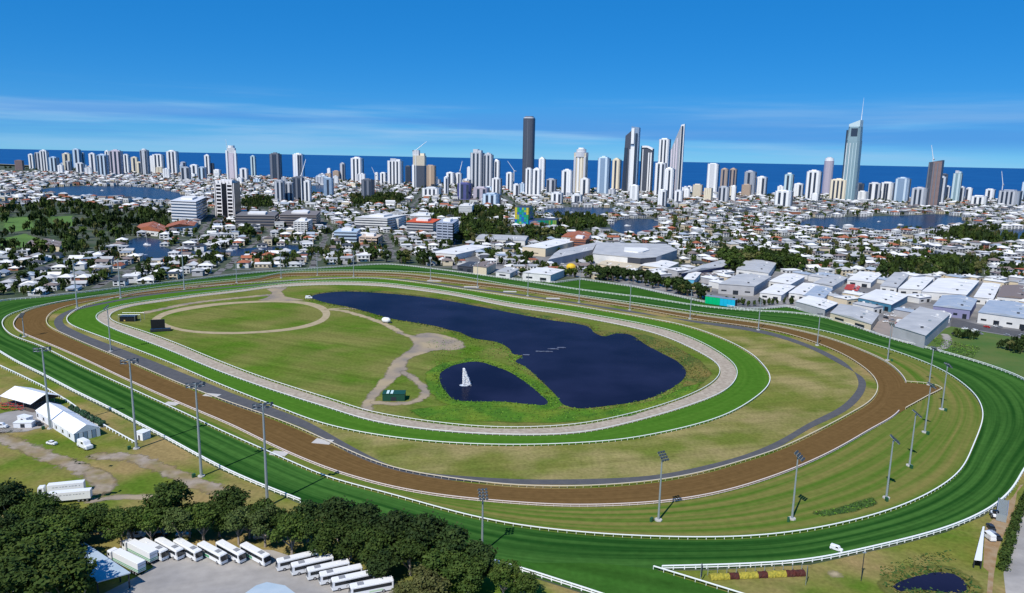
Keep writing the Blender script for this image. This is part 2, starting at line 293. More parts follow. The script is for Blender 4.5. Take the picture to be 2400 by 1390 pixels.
M_WORN = mat('worn_soil', (0.27, 0.20, 0.12), 0.95, spec=0.0, col2=(0.20, 0.17, 0.075), scale=0.25, col3=(0.31, 0.26, 0.21), scale3=0.1, detail=9, grain=.2)
coast = W([(-700, 360), (0, 384), (600, 413), (1200, 438), (1800, 455), (2400, 468), (3200, 492)])
far = 250000.0
gp = [(-9000, -400), (9000, -400)] + [tuple(p) for p in coast[::-1]] + [(-9000, 9000)]
fill('ground', np.array(gp), 0.0, M_CITY)
sp = [tuple(p) for p in coast] + [(far * 1.2, coast[-1][1]), (far * 1.2, far), (-far * 1.2, far), (-far * 1.2, coast[0][1])]
fill('sea', np.array(sp), -0.5, M_SEA)
bs = np.array([tuple(p) for p in coast] + [tuple(p + np.array([0, -45.0])) for p in coast[::-1]])
fill('beach', bs, 0.05, M_PALE)

FO = [(0,706),(86,699),(173,689),(288,676),(432,659),(600,640),(773,628),(860,622),(902,620),(945,623),(1060,637),(1200,656),(1361,681),(1522,701),(1640,719),(1747,729),(1862,735),(1926,744),(2001,766),(2088,796),(2168,816),(2231,833),(2318,859),(2400,891),(2440,925),(2465,975),(2462,1020),(2435,1065),(2400,1101),(2383,1136),(2351,1175),(2305,1207),(2217,1245),(2111,1274),(2006,1298),(1900,1321),(1780,1329),(1664,1334),(1530,1336),(1450,1340),(1300,1338),(1159,1322),(1000,1280),(900,1250),(800,1215),(701,1177),(587,1132),(517,1100),(378,1024),(327,998),(252,958),(176,921),(101,881),(38,850),(0,827),(-50,797),(-80,770),(-75,742),(-45,722)]
FI = [(3,758),(17,741),(57,727),(144,708),(288,686),(432,667),(600,651),(686,637),(773,635),(888,636),(1032,643),(1200,670),(1344,692),(1488,712),(1632,733),(1800,756),(1915,774),(2001,796),(2088,822),(2160,848),(2217,874),(2258,902),(2289,931),(2304,962),(2305,985),(2281,1052),(2253,1108),(2200,1150),(2111,1193),(2006,1225),(1880,1251),(1765,1264),(1652,1267),(1540,1265),(1400,1258),(1200,1236),(1083,1211),(937,1170),(850,1147),(762,1123),(710,1100),(500,1006),(453,983),(302,913),(178,856),(90,812),(29,790),(9,773)]
EO = [(33,761),(43,744),(63,730),(115,715),(201,700),(288,690),(403,676),(518,663),(600,655),(657,642),(744,640),(830,639),(945,643),(1060,656),(1200,673),(1344,695),(1488,717),(1632,740),(1800,762),(1915,787),(1973,805),(2030,828),(2073,848),(2102,871),(2122,898),(2120,930),(2100,972),(2041,1006),(1970,1048),(1900,1083),(1821,1115),(1737,1143),(1652,1164),(1540,1180),(1400,1187),(1300,1187),(1200,1180),(1054,1167),(937,1148),(850,1126),(768,1100),(650,1050),(547,999),(502,980),(401,937),(301,892),(200,844),(115,807),(72,790),(40,774)]
EI = [(105,754),(109,744),(129,728),(173,715),(230,704),(316,694),(432,680),(520,670),(600,662),(657,649),(744,647),(830,646),(945,649),(1060,664),(1200,680),(1344,702),(1488,724),(1632,750),(1800,774),(1857,787),(1915,806),(1973,830),(2016,856),(2045,879),(2060,902),(2059,922),(2041,946),(2006,967),(1935,1006),(1821,1060),(1737,1087),(1652,1112),(1540,1133),(1400,1145),(1300,1147),(1200,1144),(1083,1131),(996,1118),(908,1100),(790,1050),(678,999),(603,971),(502,935),(401,895),(301,851),(200,809),(144,784),(115,770)]
RO = [(126,752),(140,737),(184,720),(260,706),(345,690),(432,682),(518,674),(600,667),(744,651),(945,654),(1060,669),(1200,687),(1344,708),(1488,730),(1632,757),(1780,780),(1886,812),(1944,840),(1993,868),(2022,880),(2031,905),(2008,944),(1970,972),(1900,1003),(1821,1052),(1737,1081),(1652,1104),(1540,1127),(1400,1136),(1200,1135),(1083,1128),(937,1115),(870,1090),(800,1053),(703,999),(547,951),(460,912),(374,879),(288,842),(201,807),(150,785),(130,768)]
RI = [(145,752),(156,737),(190,724),(264,709),(349,693),(436,684),(520,676),(602,669),(744,653),(945,656),(1060,672),(1200,690),(1344,711),(1488,734),(1632,752),(1780,772),(1886,804),(1944,829),(1985,852),(2006,878),(2014,902),(1998,928),(1965,958),(1898,990),(1821,1036),(1737,1070),(1652,1092),(1540,1115),(1400,1123),(1200,1124),(1083,1116),(937,1102),(880,1076),(808,1038),(712,984),(553,926),(464,889),(377,854),(290,820),(205,788),(165,770),(148,760)]
CO = [(157,747),(173,732),(201,718),(259,702),(345,685),(432,676),(518,670),(600,664),(744,656),(830,653),(888,654),(945,660),(1060,676),(1200,697),(1315,714),(1430,733),(1545,753),(1603,765),(1660,783),(1718,808),(1761,833),(1787,859),(1803,882),(1800,905),(1761,940),(1700,975),(1624,1000),(1535,1020),(1456,1034),(1350,1042),(1238,1046),(1130,1045),(1022,1039),(936,1030),(850,1017),(754,995),(653,957),(603,938),(502,897),(401,853),(301,814),(200,777),(165,762)]
BO = [(224,745),(233,734),(262,723),(301,713),(374,703),(460,691),(575,678),(629,670),(686,664),(773,661),(888,664),(945,670),(1060,686),(1200,712),(1315,728),(1430,747),(1516,763),(1574,777),(1632,799),(1680,825),(1712,848),(1727,868),(1718,900),(1689,923),(1603,956),(1500,986),(1350,1018),(1174,1021),(1066,1015),(958,1004),(850,984),(800,967),(703,937),(603,904),(502,867),(401,824),(326,795),(275,776),(238,758)]
BI = [(253,744),(262,733),(288,723),(330,714),(385,707),(460,696),(575,683),(629,675),(686,671),(773,668),(888,671),(945,677),(1060,693),(1200,721),(1315,737),(1430,758),(1516,777),(1574,796),(1632,823),(1668,843),(1690,862),(1686,886),(1660,908),(1603,935),(1500,968),(1350,999),(1174,1006),(1066,999),(958,985),(850,965),(800,947),(703,917),(603,884),(502,845),(401,803),(326,776),(275,760),(258,752)]
LFO, LFI, LEO, LEI, LRO, LRI, LCO, LBO, LBI = [loop(p) for p in (FO, FI, EO, EI, RO, RI, CO, BO, BI)]
fill('racecourse_lawn', resample(LFO, 6), 0.03, M_ROUGH)
zip_ring('main_grass_track', LFI, LFO, 0.09, M_MAIN)
zip_ring('mown_grass_strip', LEO, LFI, 0.06, M_MOWN)
zip_ring('dirt_track', LEI, LEO, 0.15, M_DIRT)
zip_ring('service_road', LRI, LRO, 0.12, M_ASPH)
zip_ring('dry_grass_field', LCO, LRI, 0.05, M_DRY)
zip_ring('inner_grass_track', LBO, LCO, 0.10, M_INNER)
zip_ring('sand_track', LBI, LBO, 0.14, M_SAND)
fill('infield_lawn', resample(LBI, 5), 0.07, M_INF)
fill('dirt_chute', W([(2122,897),(2168,901),(2197,907),(2208,914),(2174,931),(2122,960),(2080,985),(2075,940)]), 0.16, M_DIRT)
fill('grass_chute', W([(1200,655),(1301,664),(1361,656),(1488,674),(1649,710),(1747,727),(1800,724),(1843,720),(1862,724),(1926,741),(1990,762),(1926,746),(1862,737),(1747,732),(1640,722),(1522,703),(1344,681)]), 0.075, M_CHUTE)
fill('grass_chute', W([(1090,1299),(1159,1322),(1380,1392),(1560,1450),(1800,1430),(1706,1389),(1530,1334),(1400,1320),(1250,1320)]), 0.10, M_CHUTE)
# infield paths and gravel
ringO = crop(200, 650, 3.972, [(610,405),(650,365),(760,315),(1000,268),(1300,236),(1600,220),(1800,215),(2050,228),(2200,262),(2270,310),(2280,350),(2230,410),(2100,460),(1900,497),(1600,522),(1300,531),(1000,517),(850,492),(720,460),(640,432)])
ringI = crop(200, 650, 3.972, [(695,395),(730,365),(810,335),(1000,298),(1300,256),(1600,236),(1800,233),(2000,246),(2150,288),(2212,340),(2190,385),(2090,430),(1900,473),(1600,503),(1300,511),(1000,497),(850,468),(745,430)])
zip_ring('sandy_ring_path', loop(ringI, 5), loop(ringO, 5), 0.13, M_PALE)
def ribbon(name, px, w, z, m, closed=False):
    return soft(name, resample(catmull(W(px), closed), 5, closed), z, m, amp=w * .7, nscale=.22, width=w)
    P = resample(catmull(W(px), closed), 4, closed); T = np.gradient(P, axis=0); T /= np.linalg.norm(T, axis=1)[:, None] + 1e-9; Nn = np.c_[-T[:, 1], T[:, 0]]
    wv = (w / 2) * (1 + 0.22 * np.sin(np.arange(len(P)) * 0.9) * np.sin(np.arange(len(P)) * 0.37 + 1))[:, None]
    A = P + Nn * wv; B = P - Nn * wv; n = len(P); mb = MB()
    mb.add([(*p, z) for p in A] + [(*p, z) for p in B], [(i, n + i, n + i + 1, i + 1) for i in range(n - 1)])
    o = mb.build(name, m); tag(o, kind='structure')
    if o.data.polygons[0].normal.z < 0: o.data.flip_normals()
    return o
C6 = lambda p: crop(600, 560, 3.475, p)
gravel = C6([(1150,752),(1290,792),(1330,770),(1420,768),(1500,778),(1580,800),(1700,850),(1690,890),(1600,908),(1500,905),(1350,938),(1250,985),(1215,1080),(1180,1105),(1090,1190),(1010,1262),(950,1330),(945,1400),(870,1400),(920,1270),(960,1220),(1050,1105),(1110,1005),(1200,940),(1275,865),(1240,800),(1160,775)])
soft('gravel_path', resample(catmull(W(gravel), True, 4), 4), 0.155, M_GRAVEL, 3.5)
ribbon('dirt_path', C6([(590, 575), (700, 585), (850, 625), (1040, 690), (1180, 765)]), 5.0, 0.15, M_PALE)
ribbon('dirt_path', C6([(1195, 1085), (1290, 1145), (1385, 1240), (1330, 1310), (1190, 1345), (960, 1335)]), 4.5, 0.165, M_GRAVEL)
ribbon('dirt_path', C6([(600, 572), (720, 566), (900, 578)]), 3.5, 0.16, M_PALE)
soft('gravel_path', W(crop(200, 650, 3.972, [(1600,215),(1690,190),(1740,150),(1690,110),(1760,90),(1880,95),(1820,135),(1860,180),(2050,215),(1850,222)])), 0.145, M_GRAVEL)
ribbon('service_path', crop(200, 650, 3.972, [(560, 330), (700, 300), (1000, 240), (1300, 205), (1500, 185), (1700, 165)]), 7.0, 0.12, M_GRAVEL)
# yards, approach roads
fill('concrete_yard', W([(150,1470),(225,1400),(320,1352),(360,1330),(330,1290),(400,1275),(640,1290),(700,1310),(800,1318),(960,1400),(1020,1480)]), 0.05, M_CONC)
C0 = lambda p: crop(0, 850, 3.972, p)
fill('near_lawn', W([(-200,860),(0,828),(38,851),(176,923),(378,1026),(517,1102),(700,1180),(900,1253),(1160,1326),(1380,1396),(1560,1460),(1000,1520),(-400,1520)]), 0.02, M_ROUGH)
fill('corner_lawn', W([(1531,1338),(1664,1337),(1900,1324),(2006,1301),(2111,1277),(2217,1248),(2305,1210),(2352,1178),(2400,1104),(2500,1150),(2440,1460),(1900,1500),(1706,1392)]), 0.025, M_ROUGH)
ribbon('dirt_path', C0([(-60, 680), (60, 720), (250, 790), (450, 880), (700, 960), (900, 1060), (1000, 1140)]), 7.0, 0.04, M_WORN)
soft('gravel_path', W(C0([(780,1010),(900,985),(1040,1040),(1080,1100),(1040,1190),(940,1260),(820,1250),(880,1150),(800,1090)])), 0.045, M_WORN, 3.0)
ribbon('dirt_path', C0([(900, 870), (1200, 880), (1500, 980), (1750, 1090), (1986, 1180), (2200, 1260)]), 6.5, 0.04, M_WORN)
ribbon('dirt_path', C0([(850, 1285), (1050, 1255), (1250, 1250), (1500, 1245)]), 3.5, 0.045, M_GRAVEL)
soft('concrete_yard', W(C0([(-40,480),(250,430),(420,500),(430,600),(250,640),(0,660),(-60,640)])), 0.04, M_CONC)
fill('access_road', W([(2420,1178),(2400,1185),(2376,1240),(2360,1300),(2352,1345),(2358,1400),(2400,1460),(2560,1460),(2560,1150)]), 0.05, M_CONC)
fill('dirt_path', W(crop(2150, 1100, 4.79, [(1190,170),(1120,260),(1080,480),(1020,640),(960,760),(900,930),(860,1180),(840,1400),(780,1400),(800,1150),(740,1100),(750,850),(770,640),(850,560),(960,440),(1080,300),(1150,180)])), 0.04, mat('orange_soil', (0.26, 0.16, 0.075), 0.95, col2=(0.32, 0.24, 0.15), scale=0.3))
fill('car_park', W([(2040,765),(2090,735),(2110,740),(2160,722),(2230,725),(2225,755),(2170,738),(2095,790),(2060,785)]), 0.04, mat('pink_paving', (0.30, 0.25, 0.22), 0.9, col2=(0.24, 0.21, 0.19), scale=0.1))
fill('side_road', W([(2230,745),(2290,760),(2420,782),(2420,795),(2300,775),(2228,765)]), 0.045, M_ASPH)
fill('side_field', W([(2165,818),(2215,770),(2230,765),(2430,800),(2520,840),(2520,930),(2400,889),(2318,857),(2231,831)]), 0.035, mat('field_grass', (0.055, 0.12, 0.018), 0.95, col2=(0.10, 0.135, 0.03), scale=0.05, detail=8))
ribbon('concrete_path', crop(1800, 560, 3.475, [(1440, 780), (1465, 830), (1425, 885), (1350, 905)]), 5.0, 0.05, M_CONC)
soft('bare_sand_patch', W([(1940,1342),(1958,1339),(1975,1348),(1976,1354),(1950,1352)]), 0.05, M_PALE, 1.2)
# ponds, canals
bigpond = [(727,697),(744,690),(801,684),(888,687),(1003,698),(1118,718),(1200,734),(1286,750),(1373,764),(1396,782),(1416,789),(1445,782),(1473,784),(1516,810),(1554,830),(1588,848),(1608,871),(1600,891),(1568,914),(1531,931),(1488,943),(1430,951),(1358,958),(1324,951),(1301,925),(1266,891),(1229,859),(1208,848),(1225,834),(1204,831),(1193,817),(1163,802),(1109,793),(1076,779),(1054,774),(1017,764),(916,747),(859,731),(807,718),(773,712),(738,702)]
smallpond = [(1031,877),(1044,866),(1066,856),(1109,848),(1130,850),(1163,860),(1195,873),(1238,901),(1271,929),(1284,942),(1279,950),(1238,948),(1174,942),(1109,942),(1066,938),(1048,922),(1035,905)]
cornerpond = [(2092,1376),(2115,1362),(2155,1350),(2205,1342),(2240,1348),(2262,1366),(2266,1384),(2240,1392),(2190,1386),(2140,1382),(2105,1388)]
PB, PS, PC = [resample(catmull(W(p), True, 6), 3) for p in (bigpond, smallpond, cornerpond)]
for P in (PB, PS, PC): fill('pond', P, 0.20, M_POND)
def water_gloss(m, k, rough):
    "wind-roughened water: the body colour under a weakened mirror of the sky"
    t = m.node_tree; b = t.nodes['Principled BSDF']; b.inputs['Specular IOR Level'].default_value = 0; g = t.nodes.new('ShaderNodeBsdfGlossy'); g.inputs['Roughness'].default_value = rough; f = t.nodes.new('ShaderNodeFresnel'); f.inputs[0].default_value = 1.33
    if b.inputs['Normal'].is_linked: l_ = b.inputs['Normal'].links[0].from_socket; t.links.new(l_, g.inputs['Normal'])
    q = t.nodes.new('ShaderNodeMath'); q.operation = 'MULTIPLY'; q.inputs[1].default_value = k; t.links.new(f.outputs[0], q.inputs[0]); x = t.nodes.new('ShaderNodeMixShader'); t.links.new(q.outputs[0], x.inputs[0]); t.links.new(b.outputs[0], x.inputs[1]); t.links.new(g.outputs[0], x.inputs[2]); t.links.new(x.outputs[0], t.nodes['Material Output'].inputs['Surface'])
water_gloss(M_POND, .30, .12); water_gloss(M_RIVER, .5, .2)
bed = mat('bright_growth', (0.075, 0.175, 0.014), .95, spec=.1, col2=(.045, .12, .012), scale=.12, col3=(.13, .19, .02), scale3=.05, detail=9, grain=.25); bedo = mat('olive_growth', (.13, .135, .03), .95, spec=.1, col2=(.20, .15, .045), scale=.1, col3=(.06, .10, .02), scale3=.06, detail=9, grain=.25)
soft('reed_bed', np.vstack([PS, PS[:1]]), 0.172, bed, 3.5, .15, width=15)
soft('reed_bed', W([(960,962),(1060,948),(1180,950),(1290,958),(1420,960),(1530,940),(1600,910),(1650,895),(1620,925),(1480,975),(1300,992),(1000,985)]), 0.168, bed, 3.0, .12)
soft('reed_bed', W([(1380,775),(1480,775),(1560,800),(1640,845),(1668,875),(1640,905),(1600,905),(1612,871),(1588,848),(1516,810),(1473,784),(1400,792)]), 0.164, bedo, 3.0, .12)
soft('reed_bed', W([(720,690),(801,680),(900,682),(1118,712),(1290,742),(1380,760),(1390,772),(1286,752),(1118,720),(890,689),(744,692)]), 0.162, bedo, 2.0, .12)
WATER = []
for nm, p in (('canal', [(300,566),(330,556),(372,562),(384,578),(430,588),(640,578),(700,574),(700,592),(560,600),(400,600),(380,612),(330,607),(305,597)]),
              ('river', [(95,446),(180,436),(330,438),(400,447),(440,462),(420,476),(300,465),(150,462)]),
              ('river', [(1870,525),(1900,512),(2000,508),(2100,506),(2210,502),(2260,512),(2230,532),(2150,540),(2000,540),(1900,535)]),
              ('river', [(2325,545),(2400,536),(2500,536),(2500,560),(2400,560),(2330,555)]),
              ('river', [(1270,497),(1300,487),(1420,487),(1440,498),(1390,508),(1290,506)]),
              ('river', [(1436,520),(1480,512),(1530,514),(1530,545),(1500,556),(1440,540)]),
              ('river', [(724,436),(765,433),(765,452),(724,455)])):
    w = resample(catmull(W(p), True, 5), 12); WATER.append(w); fill(nm, w, 0.08, M_RIVER)
fill('golf_course', W([(-40,512),(60,506),(120,508),(150,522),(120,536),(40,540),(-40,540)]), 0.06, mat('golf_turf', (0.08, 0.13, 0.03), 0.95, col2=(0.04, 0.08, 0.02), scale=0.03))
# ================================================================== RAILS
cream = mat('cream_rail', (0.62, 0.55, 0.40), 0.6, vary=0.03); pinkw = mat('pink_white_rail', (0.68, 0.58, 0.52), 0.6)
def offset(P, d):
    T = np.roll(P, -1, 0) - np.roll(P, 1, 0); T /= np.linalg.norm(T, axis=1)[:, None] + 1e-9; return P + np.c_[-T[:, 1], T[:, 0]] * d
def rail(P, closed, label, m, h=1.15, w=0.42, t=0.16, spacing=3.0, near=330.0, post_w=0.16, low=None, name='running_rail', z0=0.1, group=None):
    P = np.asarray(P, float); o = empty(name, (P[0][0], P[0][1], 0)); tag(o, label, 'rail' if 'rail' in name else 'fence', group); base = np.array([P[0][0], P[0][1]])
    Q = np.vstack([P, P[:1]]) if closed else P
    T = np.gradient(Q, axis=0); T /= np.linalg.norm(T, axis=1)[:, None] + 1e-9; Nn = np.c_[-T[:, 1], T[:, 0]]; R = Q - base; n = len(Q)
    for (hh, ww, tt, nm) in [(h, w, t, 'top_rail')] + ([(low, w * 0.6, t, 'lower_rail')] if low else []):
        mb = MB(); A = R + Nn * ww / 2; B = R - Nn * ww / 2
        vs = [(*p, hh) for p in A] + [(*p, hh) for p in B] + [(*p, hh - tt) for p in A] + [(*p, hh - tt) for p in B]; fs = []
        for i in range(n - 1): fs += [(i, i + 1, n + i + 1, n + i), (2 * n + i, 3 * n + i, 3 * n + i + 1, 2 * n + i + 1), (i, 2 * n + i, 2 * n + i + 1, i + 1), (n + i, n + i + 1, 3 * n + i + 1, 3 * n + i)]
        mb.add(vs, fs); mb.build(nm, m, o)
    S = resample(P, spacing, closed); D = np.hypot(S[:, 0], S[:, 1]); px, py = proj(S[:, 0], S[:, 1], 0.6)
    vis = (px > -30) & (px < 2430) & (py < 1400); S, D = S[vis], D[vis]; order = np.argsort(D)
    me = MB().box(-post_w / 2, post_w / 2, -post_w / 2, post_w / 2, z0, h - t).mesh('post', m); k = 0; far_mb = MB()
    for i in order:
        x, y = S[i] - base
        if D[i] < near and k < 290: link('post', me, o, (x, y, 0)); k += 1
        else: far_mb.box(x - post_w / 2, x + post_w / 2, y - post_w / 2, y + post_w / 2, z0, h - t)
    if far_mb.v: tag(far_mb.build('distant_posts', m, o), kind='stuff')
    return o
cw = mat('white_rail', (0.80, 0.82, 0.79), 0.5)
sgn = 1.0 if 0.5 * np.sum(LFI[:, 0] * np.roll(LFI[:, 1], -1) - LFI[:, 1] * np.roll(LFI[:, 0], -1)) > 0 else -1.0   # +d shifts inwards when counter-clockwise
rail(offset(LFI, 0.3 * sgn), True, 'white running rail on the inner side of the dark main grass track', cw, near=320)
FOr = LFO; iA = int(np.argmin(np.linalg.norm(FOr - at(1530, 1336), axis=1))); iB = int(np.argmin(np.linalg.norm(FOr - at(701, 1177), axis=1)))
if iA > iB: iA, iB = iB, iA
FOr_open = np.vstack([FOr[iB:], FOr[:iA]])
rail(FOr_open, False, 'tall white double fence round the outer side of the dark main grass track', cw, h=1.5, w=0.55, spacing=3.4, low=0.75, near=330, name='perimeter_fence', post_w=0.3)
_e = offset(LEO, -0.6 * sgn); _a = int(np.argmin(np.linalg.norm(_e - at(2120, 900), axis=1))); _b = int(np.argmin(np.linalg.norm(_e - at(2106, 966), axis=1)))
_e = np.roll(_e, -_b, axis=0) if (_b - _a) % len(_e) < len(_e) / 2 else np.roll(_e[::-1], -(len(_e) - 1 - _b), axis=0); _n = int(np.argmin(np.linalg.norm(_e - at(2120, 900), axis=1)))
rail(_e[:_n], False, 'pinkish white rail on the outer side of the brown dirt track', pinkw, near=330, low=0.45)
rail(offset(LEI, 0.6 * sgn), True, 'cream rail on the inner side of the brown dirt track', cream, near=330)
rail(offset(LCO, -0.5 * sgn), True, 'white rail round the outer side of the bright inner grass track', cw, near=390)
rail(offset(LBO, -0.4 * sgn), True, 'low white rail between the pink sand track and the inner grass', cw, h=1.0, w=0.3, near=0)
rail(offset(LBI, 0.5 * sgn), True, 'low white rail on the infield side of the pink sand track', cw, h=1.0, w=0.3, near=0)
seg = lambda px: resample(W(px), 3.0, False)
rail(seg([(1159, 1322), (1250, 1349), (1380, 1391), (1460, 1418)]), False, 'straight white fence beside the dark trees at the bottom of the main track', cw, h=1.5, w=0.55, low=0.75, name='perimeter_fence', post_w=0.3)
rail(seg([(1531, 1335), (1600, 1356), (1706, 1389), (1760, 1406)]), False, 'white rail running diagonally from the sharp fence corner below the main track', cw, h=1.3, w=0.5)
rail(seg([(0, 861), (45, 882), (98, 908), (160, 945), (215, 985), (262, 1012), (318, 1043)]), False, 'pale outer fence between the white marquees and the grass verge', cw, h=1.4, w=0.55, spacing=3, name='perimeter_fence', post_w=0.3)
rail(seg([(1200, 655), (1301, 664), (1361, 656), (1488, 674), (1649, 709.6), (1747, 727), (1800, 724.5), (1843, 720), (1862, 724), (1926, 741)]), False, 'white fence along the grass chute below the dark tree row', cw, h=1.8, w=0.6, low=0.9, near=0, name='perimeter_fence', post_w=0.3)
rail(seg([(2121, 897), (2168, 900.5), (2197, 906.5), (2208, 914), (2174, 931), (2122, 960)]), False, 'cream rail round the pointed dirt chute', cream, near=0)

# ================================================================== FLOODLIGHT TOWERS
galv = mat('galvanised_steel', (0.36, 0.41, 0.43), 0.45, metal=0.4); lampm = mat('lamp_housing', (0.045, 0.06, 0.075), 0.4); glassl = mat('lamp_glass', (0.30, 0.38, 0.45), 0.15)
concrete = mat('concrete', (0.48, 0.46, 0.43), 0.9, col2=(0.40, 0.39, 0.37), scale=0.3)
def pole_mesh(h, r0, r1):
    mb = MB(); zs = np.linspace(0, h, 7); mb.tube([(0, 0, z) for z in zs], [r0 + (r1 - r0) * z / h for z in zs], 10); return mb.mesh('pole', galv)
def lamp_mesh():
    mb = MB(); mb.add([(-.45, -.35, -.3), (.45, -.35, -.3), (.45, .15, .25), (-.45, .15, .25), (-.3, .1, -.5), (.3, .1, -.5), (.3, .5, .05), (-.3, .5, .05)], [(0, 1, 2, 3), (4, 7, 6, 5), (0, 4, 5, 1), (1, 5, 6, 2), (2, 6, 7, 3), (3, 7, 4, 0)]); return mb.mesh('lamp', lampm)
LAMP = lamp_mesh(); PLAMP = MB().box(-.34, .34, -.2, .2, -.3, .3).mesh('lamp', lampm)
BASE = MB().prism([(1.3 * math.cos(a), 1.3 * math.sin(a)) for a in np.arange(8) * math.pi / 4], 0, 0.5).mesh('footing', concrete)
CAB = MB().box(-.6, .6, -.4, .4, 0, 1.5).mesh('control_box', mat('green_steel', (0.02, 0.09, 0.04), 0.5))
def tower(px, py, ty, style, label, face):
    h = height_at(px, py, ty); p = V(px, py); o = empty('floodlight_tower', p, face); tag(o, label, 'floodlight', 'floodlight towers round the racecourse')
    link('footing', BASE, o)
    if style != 'thin': c = link('control_box', CAB, o, (-2.6, 0.4, 0)); c.rotation_euler.z = 0.3
    r = 0.55 if h > 30 else 0.4
    link('pole', pole_mesh(h - 1.0, r, r * 0.55), o)
    if style == 'arms':
        hd = MB(); hd.tube([(-3.0, 0, h - 1.4), (3.0, 0, h - 1.4)], .16, 6); hd.build('crossarm', galv, o); hd = MB(); hd.tube([(-3.0, 0, h - .3), (3.0, 0, h - .3)], .16, 6); hd.build('crossarm', galv, o)
        MB().tube([(0, 0, h - 2.2), (0, 0, h - .1)], .3, 8).build('mast_head', galv, o)
        for z, k in ((h - 1.2, 5), (h - .1, 6)):
            for i in range(k):
                x = -2.9 + 5.8 * i / (k - 1); l = link('lamp', LAMP, o, (x, -0.45 if i % 2 else 0.35, z)); l.rotation_euler = (0.3, 0, 0.5 * (x / 3) + (0 if i % 2 else math.pi * 0.15)); l.scale = (1.05, 1.15, 1.2)
    elif style == 'panel':
        hd = MB()
        for xx in (-1.0, 0, 1.0): hd.box(xx - .08, xx + .08, -1.9, 1.9, -.12, .12)
        for yy in (-1.5, -.5, .5, 1.5): hd.box(-1.5, 1.5, yy - .08, yy + .08, -.1, .1)
        f = hd.build('panel_frame', galv, o, (0, -0.4, h - 0.4)); f.rotation_euler = (math.radians(40), 0, 0)
        for r_ in range(4):
            for c_ in range(-1, 2): l = link('lamp', PLAMP, f, (c_ * 1.05, -1.5 + r_ * 1.0, .3)); l.rotation_euler = (math.radians(90), 0, 0)
        MB().tube([(0, 0, h - 1.4), (0, -0.3, h - 0.5)], .28, 8).build('mast_head', galv, o)
    else:
        MB().tube([(-1.6, 0, h - 1.0), (1.6, 0, h - 1.0)], .14, 6).build('crossarm', galv, o)
        for x in (-1.4, -.5, .5, 1.4): l = link('lamp', LAMP, o, (x, -0.2, h - .8)); l.rotation_euler = (0.3, 0, 0)
ordn = 'first second third fourth fifth sixth seventh eighth ninth tenth eleventh twelfth thirteenth fourteenth fifteenth sixteenth seventeenth eighteenth nineteenth twentieth'.split()
def num_word(n):
    ones = ordn; tens = {20: 'twenty', 30: 'thirty', 40: 'forty'}
    if n <= 20: return ones[n - 1]
    t = n // 10 * 10; return tens.get(t, 'fifty') + '-' + ones[n % 10 - 1] if n % 10 else {30: 'thirtieth', 40: 'fortieth'}.get(t, 'fiftieth')
for i, (x, y, t) in enumerate([(118, 1005, 815), (320, 1052, 843), (472, 1117, 898), (627, 1187, 946)]):
    tower(x, y, t, 'arms', 'tall grey floodlight mast beside the home straight, %s from the marquees' % ordn[i], 0.5)
for (x, y, t, f, l) in [(1130, 1297, 1155, 0.2, 'floodlight mast with tilted lamp panel rising behind the dark tree row'), (1543, 1220, 1066, 0.5, 'floodlight mast with tilted lamp panel below the dirt track, middle of the bend'),
        (1856, 1217, 1066, 0.9, 'floodlight mast with tilted lamp panel beside the long dark shrub patch'), (2077, 1168, 1028, 1.3, 'floodlight mast at the lower end of the bend row, above the shrub patch'),
        (2131, 1092, 968, 1.5, 'floodlight mast second from the bottom in the row inside the bend'), (2167, 1014, 902, 1.7, 'floodlight mast third from the bottom in the row inside the bend'),
        (2207, 960, 855, 1.9, 'floodlight mast just below the tip of the dirt chute'), (2177, 903, 816, 2.1, 'floodlight mast standing on the upper edge of the dirt chute'),
        (2080, 845, 759, 2.4, 'floodlight mast in front of the grey flat-roofed warehouse'), (260, 824, 719, -1.0, 'floodlight mast between the dirt track and the inner grass near the infield screens'),
        (57, 790, 738, 0.0, 'short floodlight mast on the verge outside the dirt track bend')]:
    tower(x, y, t, 'panel', l, f)
BACK = [(181, 721, 608), (283, 699, 605), (432, 679, 579), (555, 663, 611), (659, 652, 592), (744, 646, 592), (829, 648, 586), (1009, 655, 600), (1119, 675, 616), (1237, 694, 638), (1357, 709, 632), (1476, 727, 661), (1617, 748, 678), (1777, 774, 698), (1915, 810, 733)]
for i, (x, y, t) in enumerate(BACK):
    tower(x, y, t, 'thin', 'slim floodlight mast beside the back straight, %s counted from the left' % ordn[i], math.pi)

# ================================================================== VEHICLES
vwhite = mat('vehicle_white', (0.78, 0.79, 0.80), 0.25, spec=0.5); vglass = mat('vehicle_glass', (0.012, 0.016, 0.02), 0.08, spec=0.6); tyre = mat('tyre_rubber', (0.02, 0.02, 0.02), 0.85); rimm = mat('wheel_rim', (0.4, 0.4, 0.42), 0.4, metal=0.5)
vgreen = mat('livery_green', (0.10, 0.33, 0.17), 0.35); hatch = mat('roof_hatch', (0.25, 0.26, 0.28), 0.6); red = mat('tail_red', (0.4, 0.02, 0.02), 0.3); silver = mat('vehicle_silver', (0.40, 0.42, 0.45), 0.3, metal=0.4); dark = mat('vehicle_dark', (0.03, 0.035, 0.045), 0.3)
def wheel(o, x, y, r=0.5, w=0.3):
    mb = MB(); a = np.arange(12) * math.pi / 6; mb.prism([(r * math.cos(t), r * math.sin(t)) for t in a], -w / 2, w / 2); q = mb.build('wheel', tyre, o, (x, y, r)); q.rotation_euler = (math.pi / 2, 0, 0)
    MB().prism([(.6 * r * math.cos(t), .6 * r * math.sin(t)) for t in a], -w / 2 - .02, w / 2 + .02).build('rim', rimm, q)
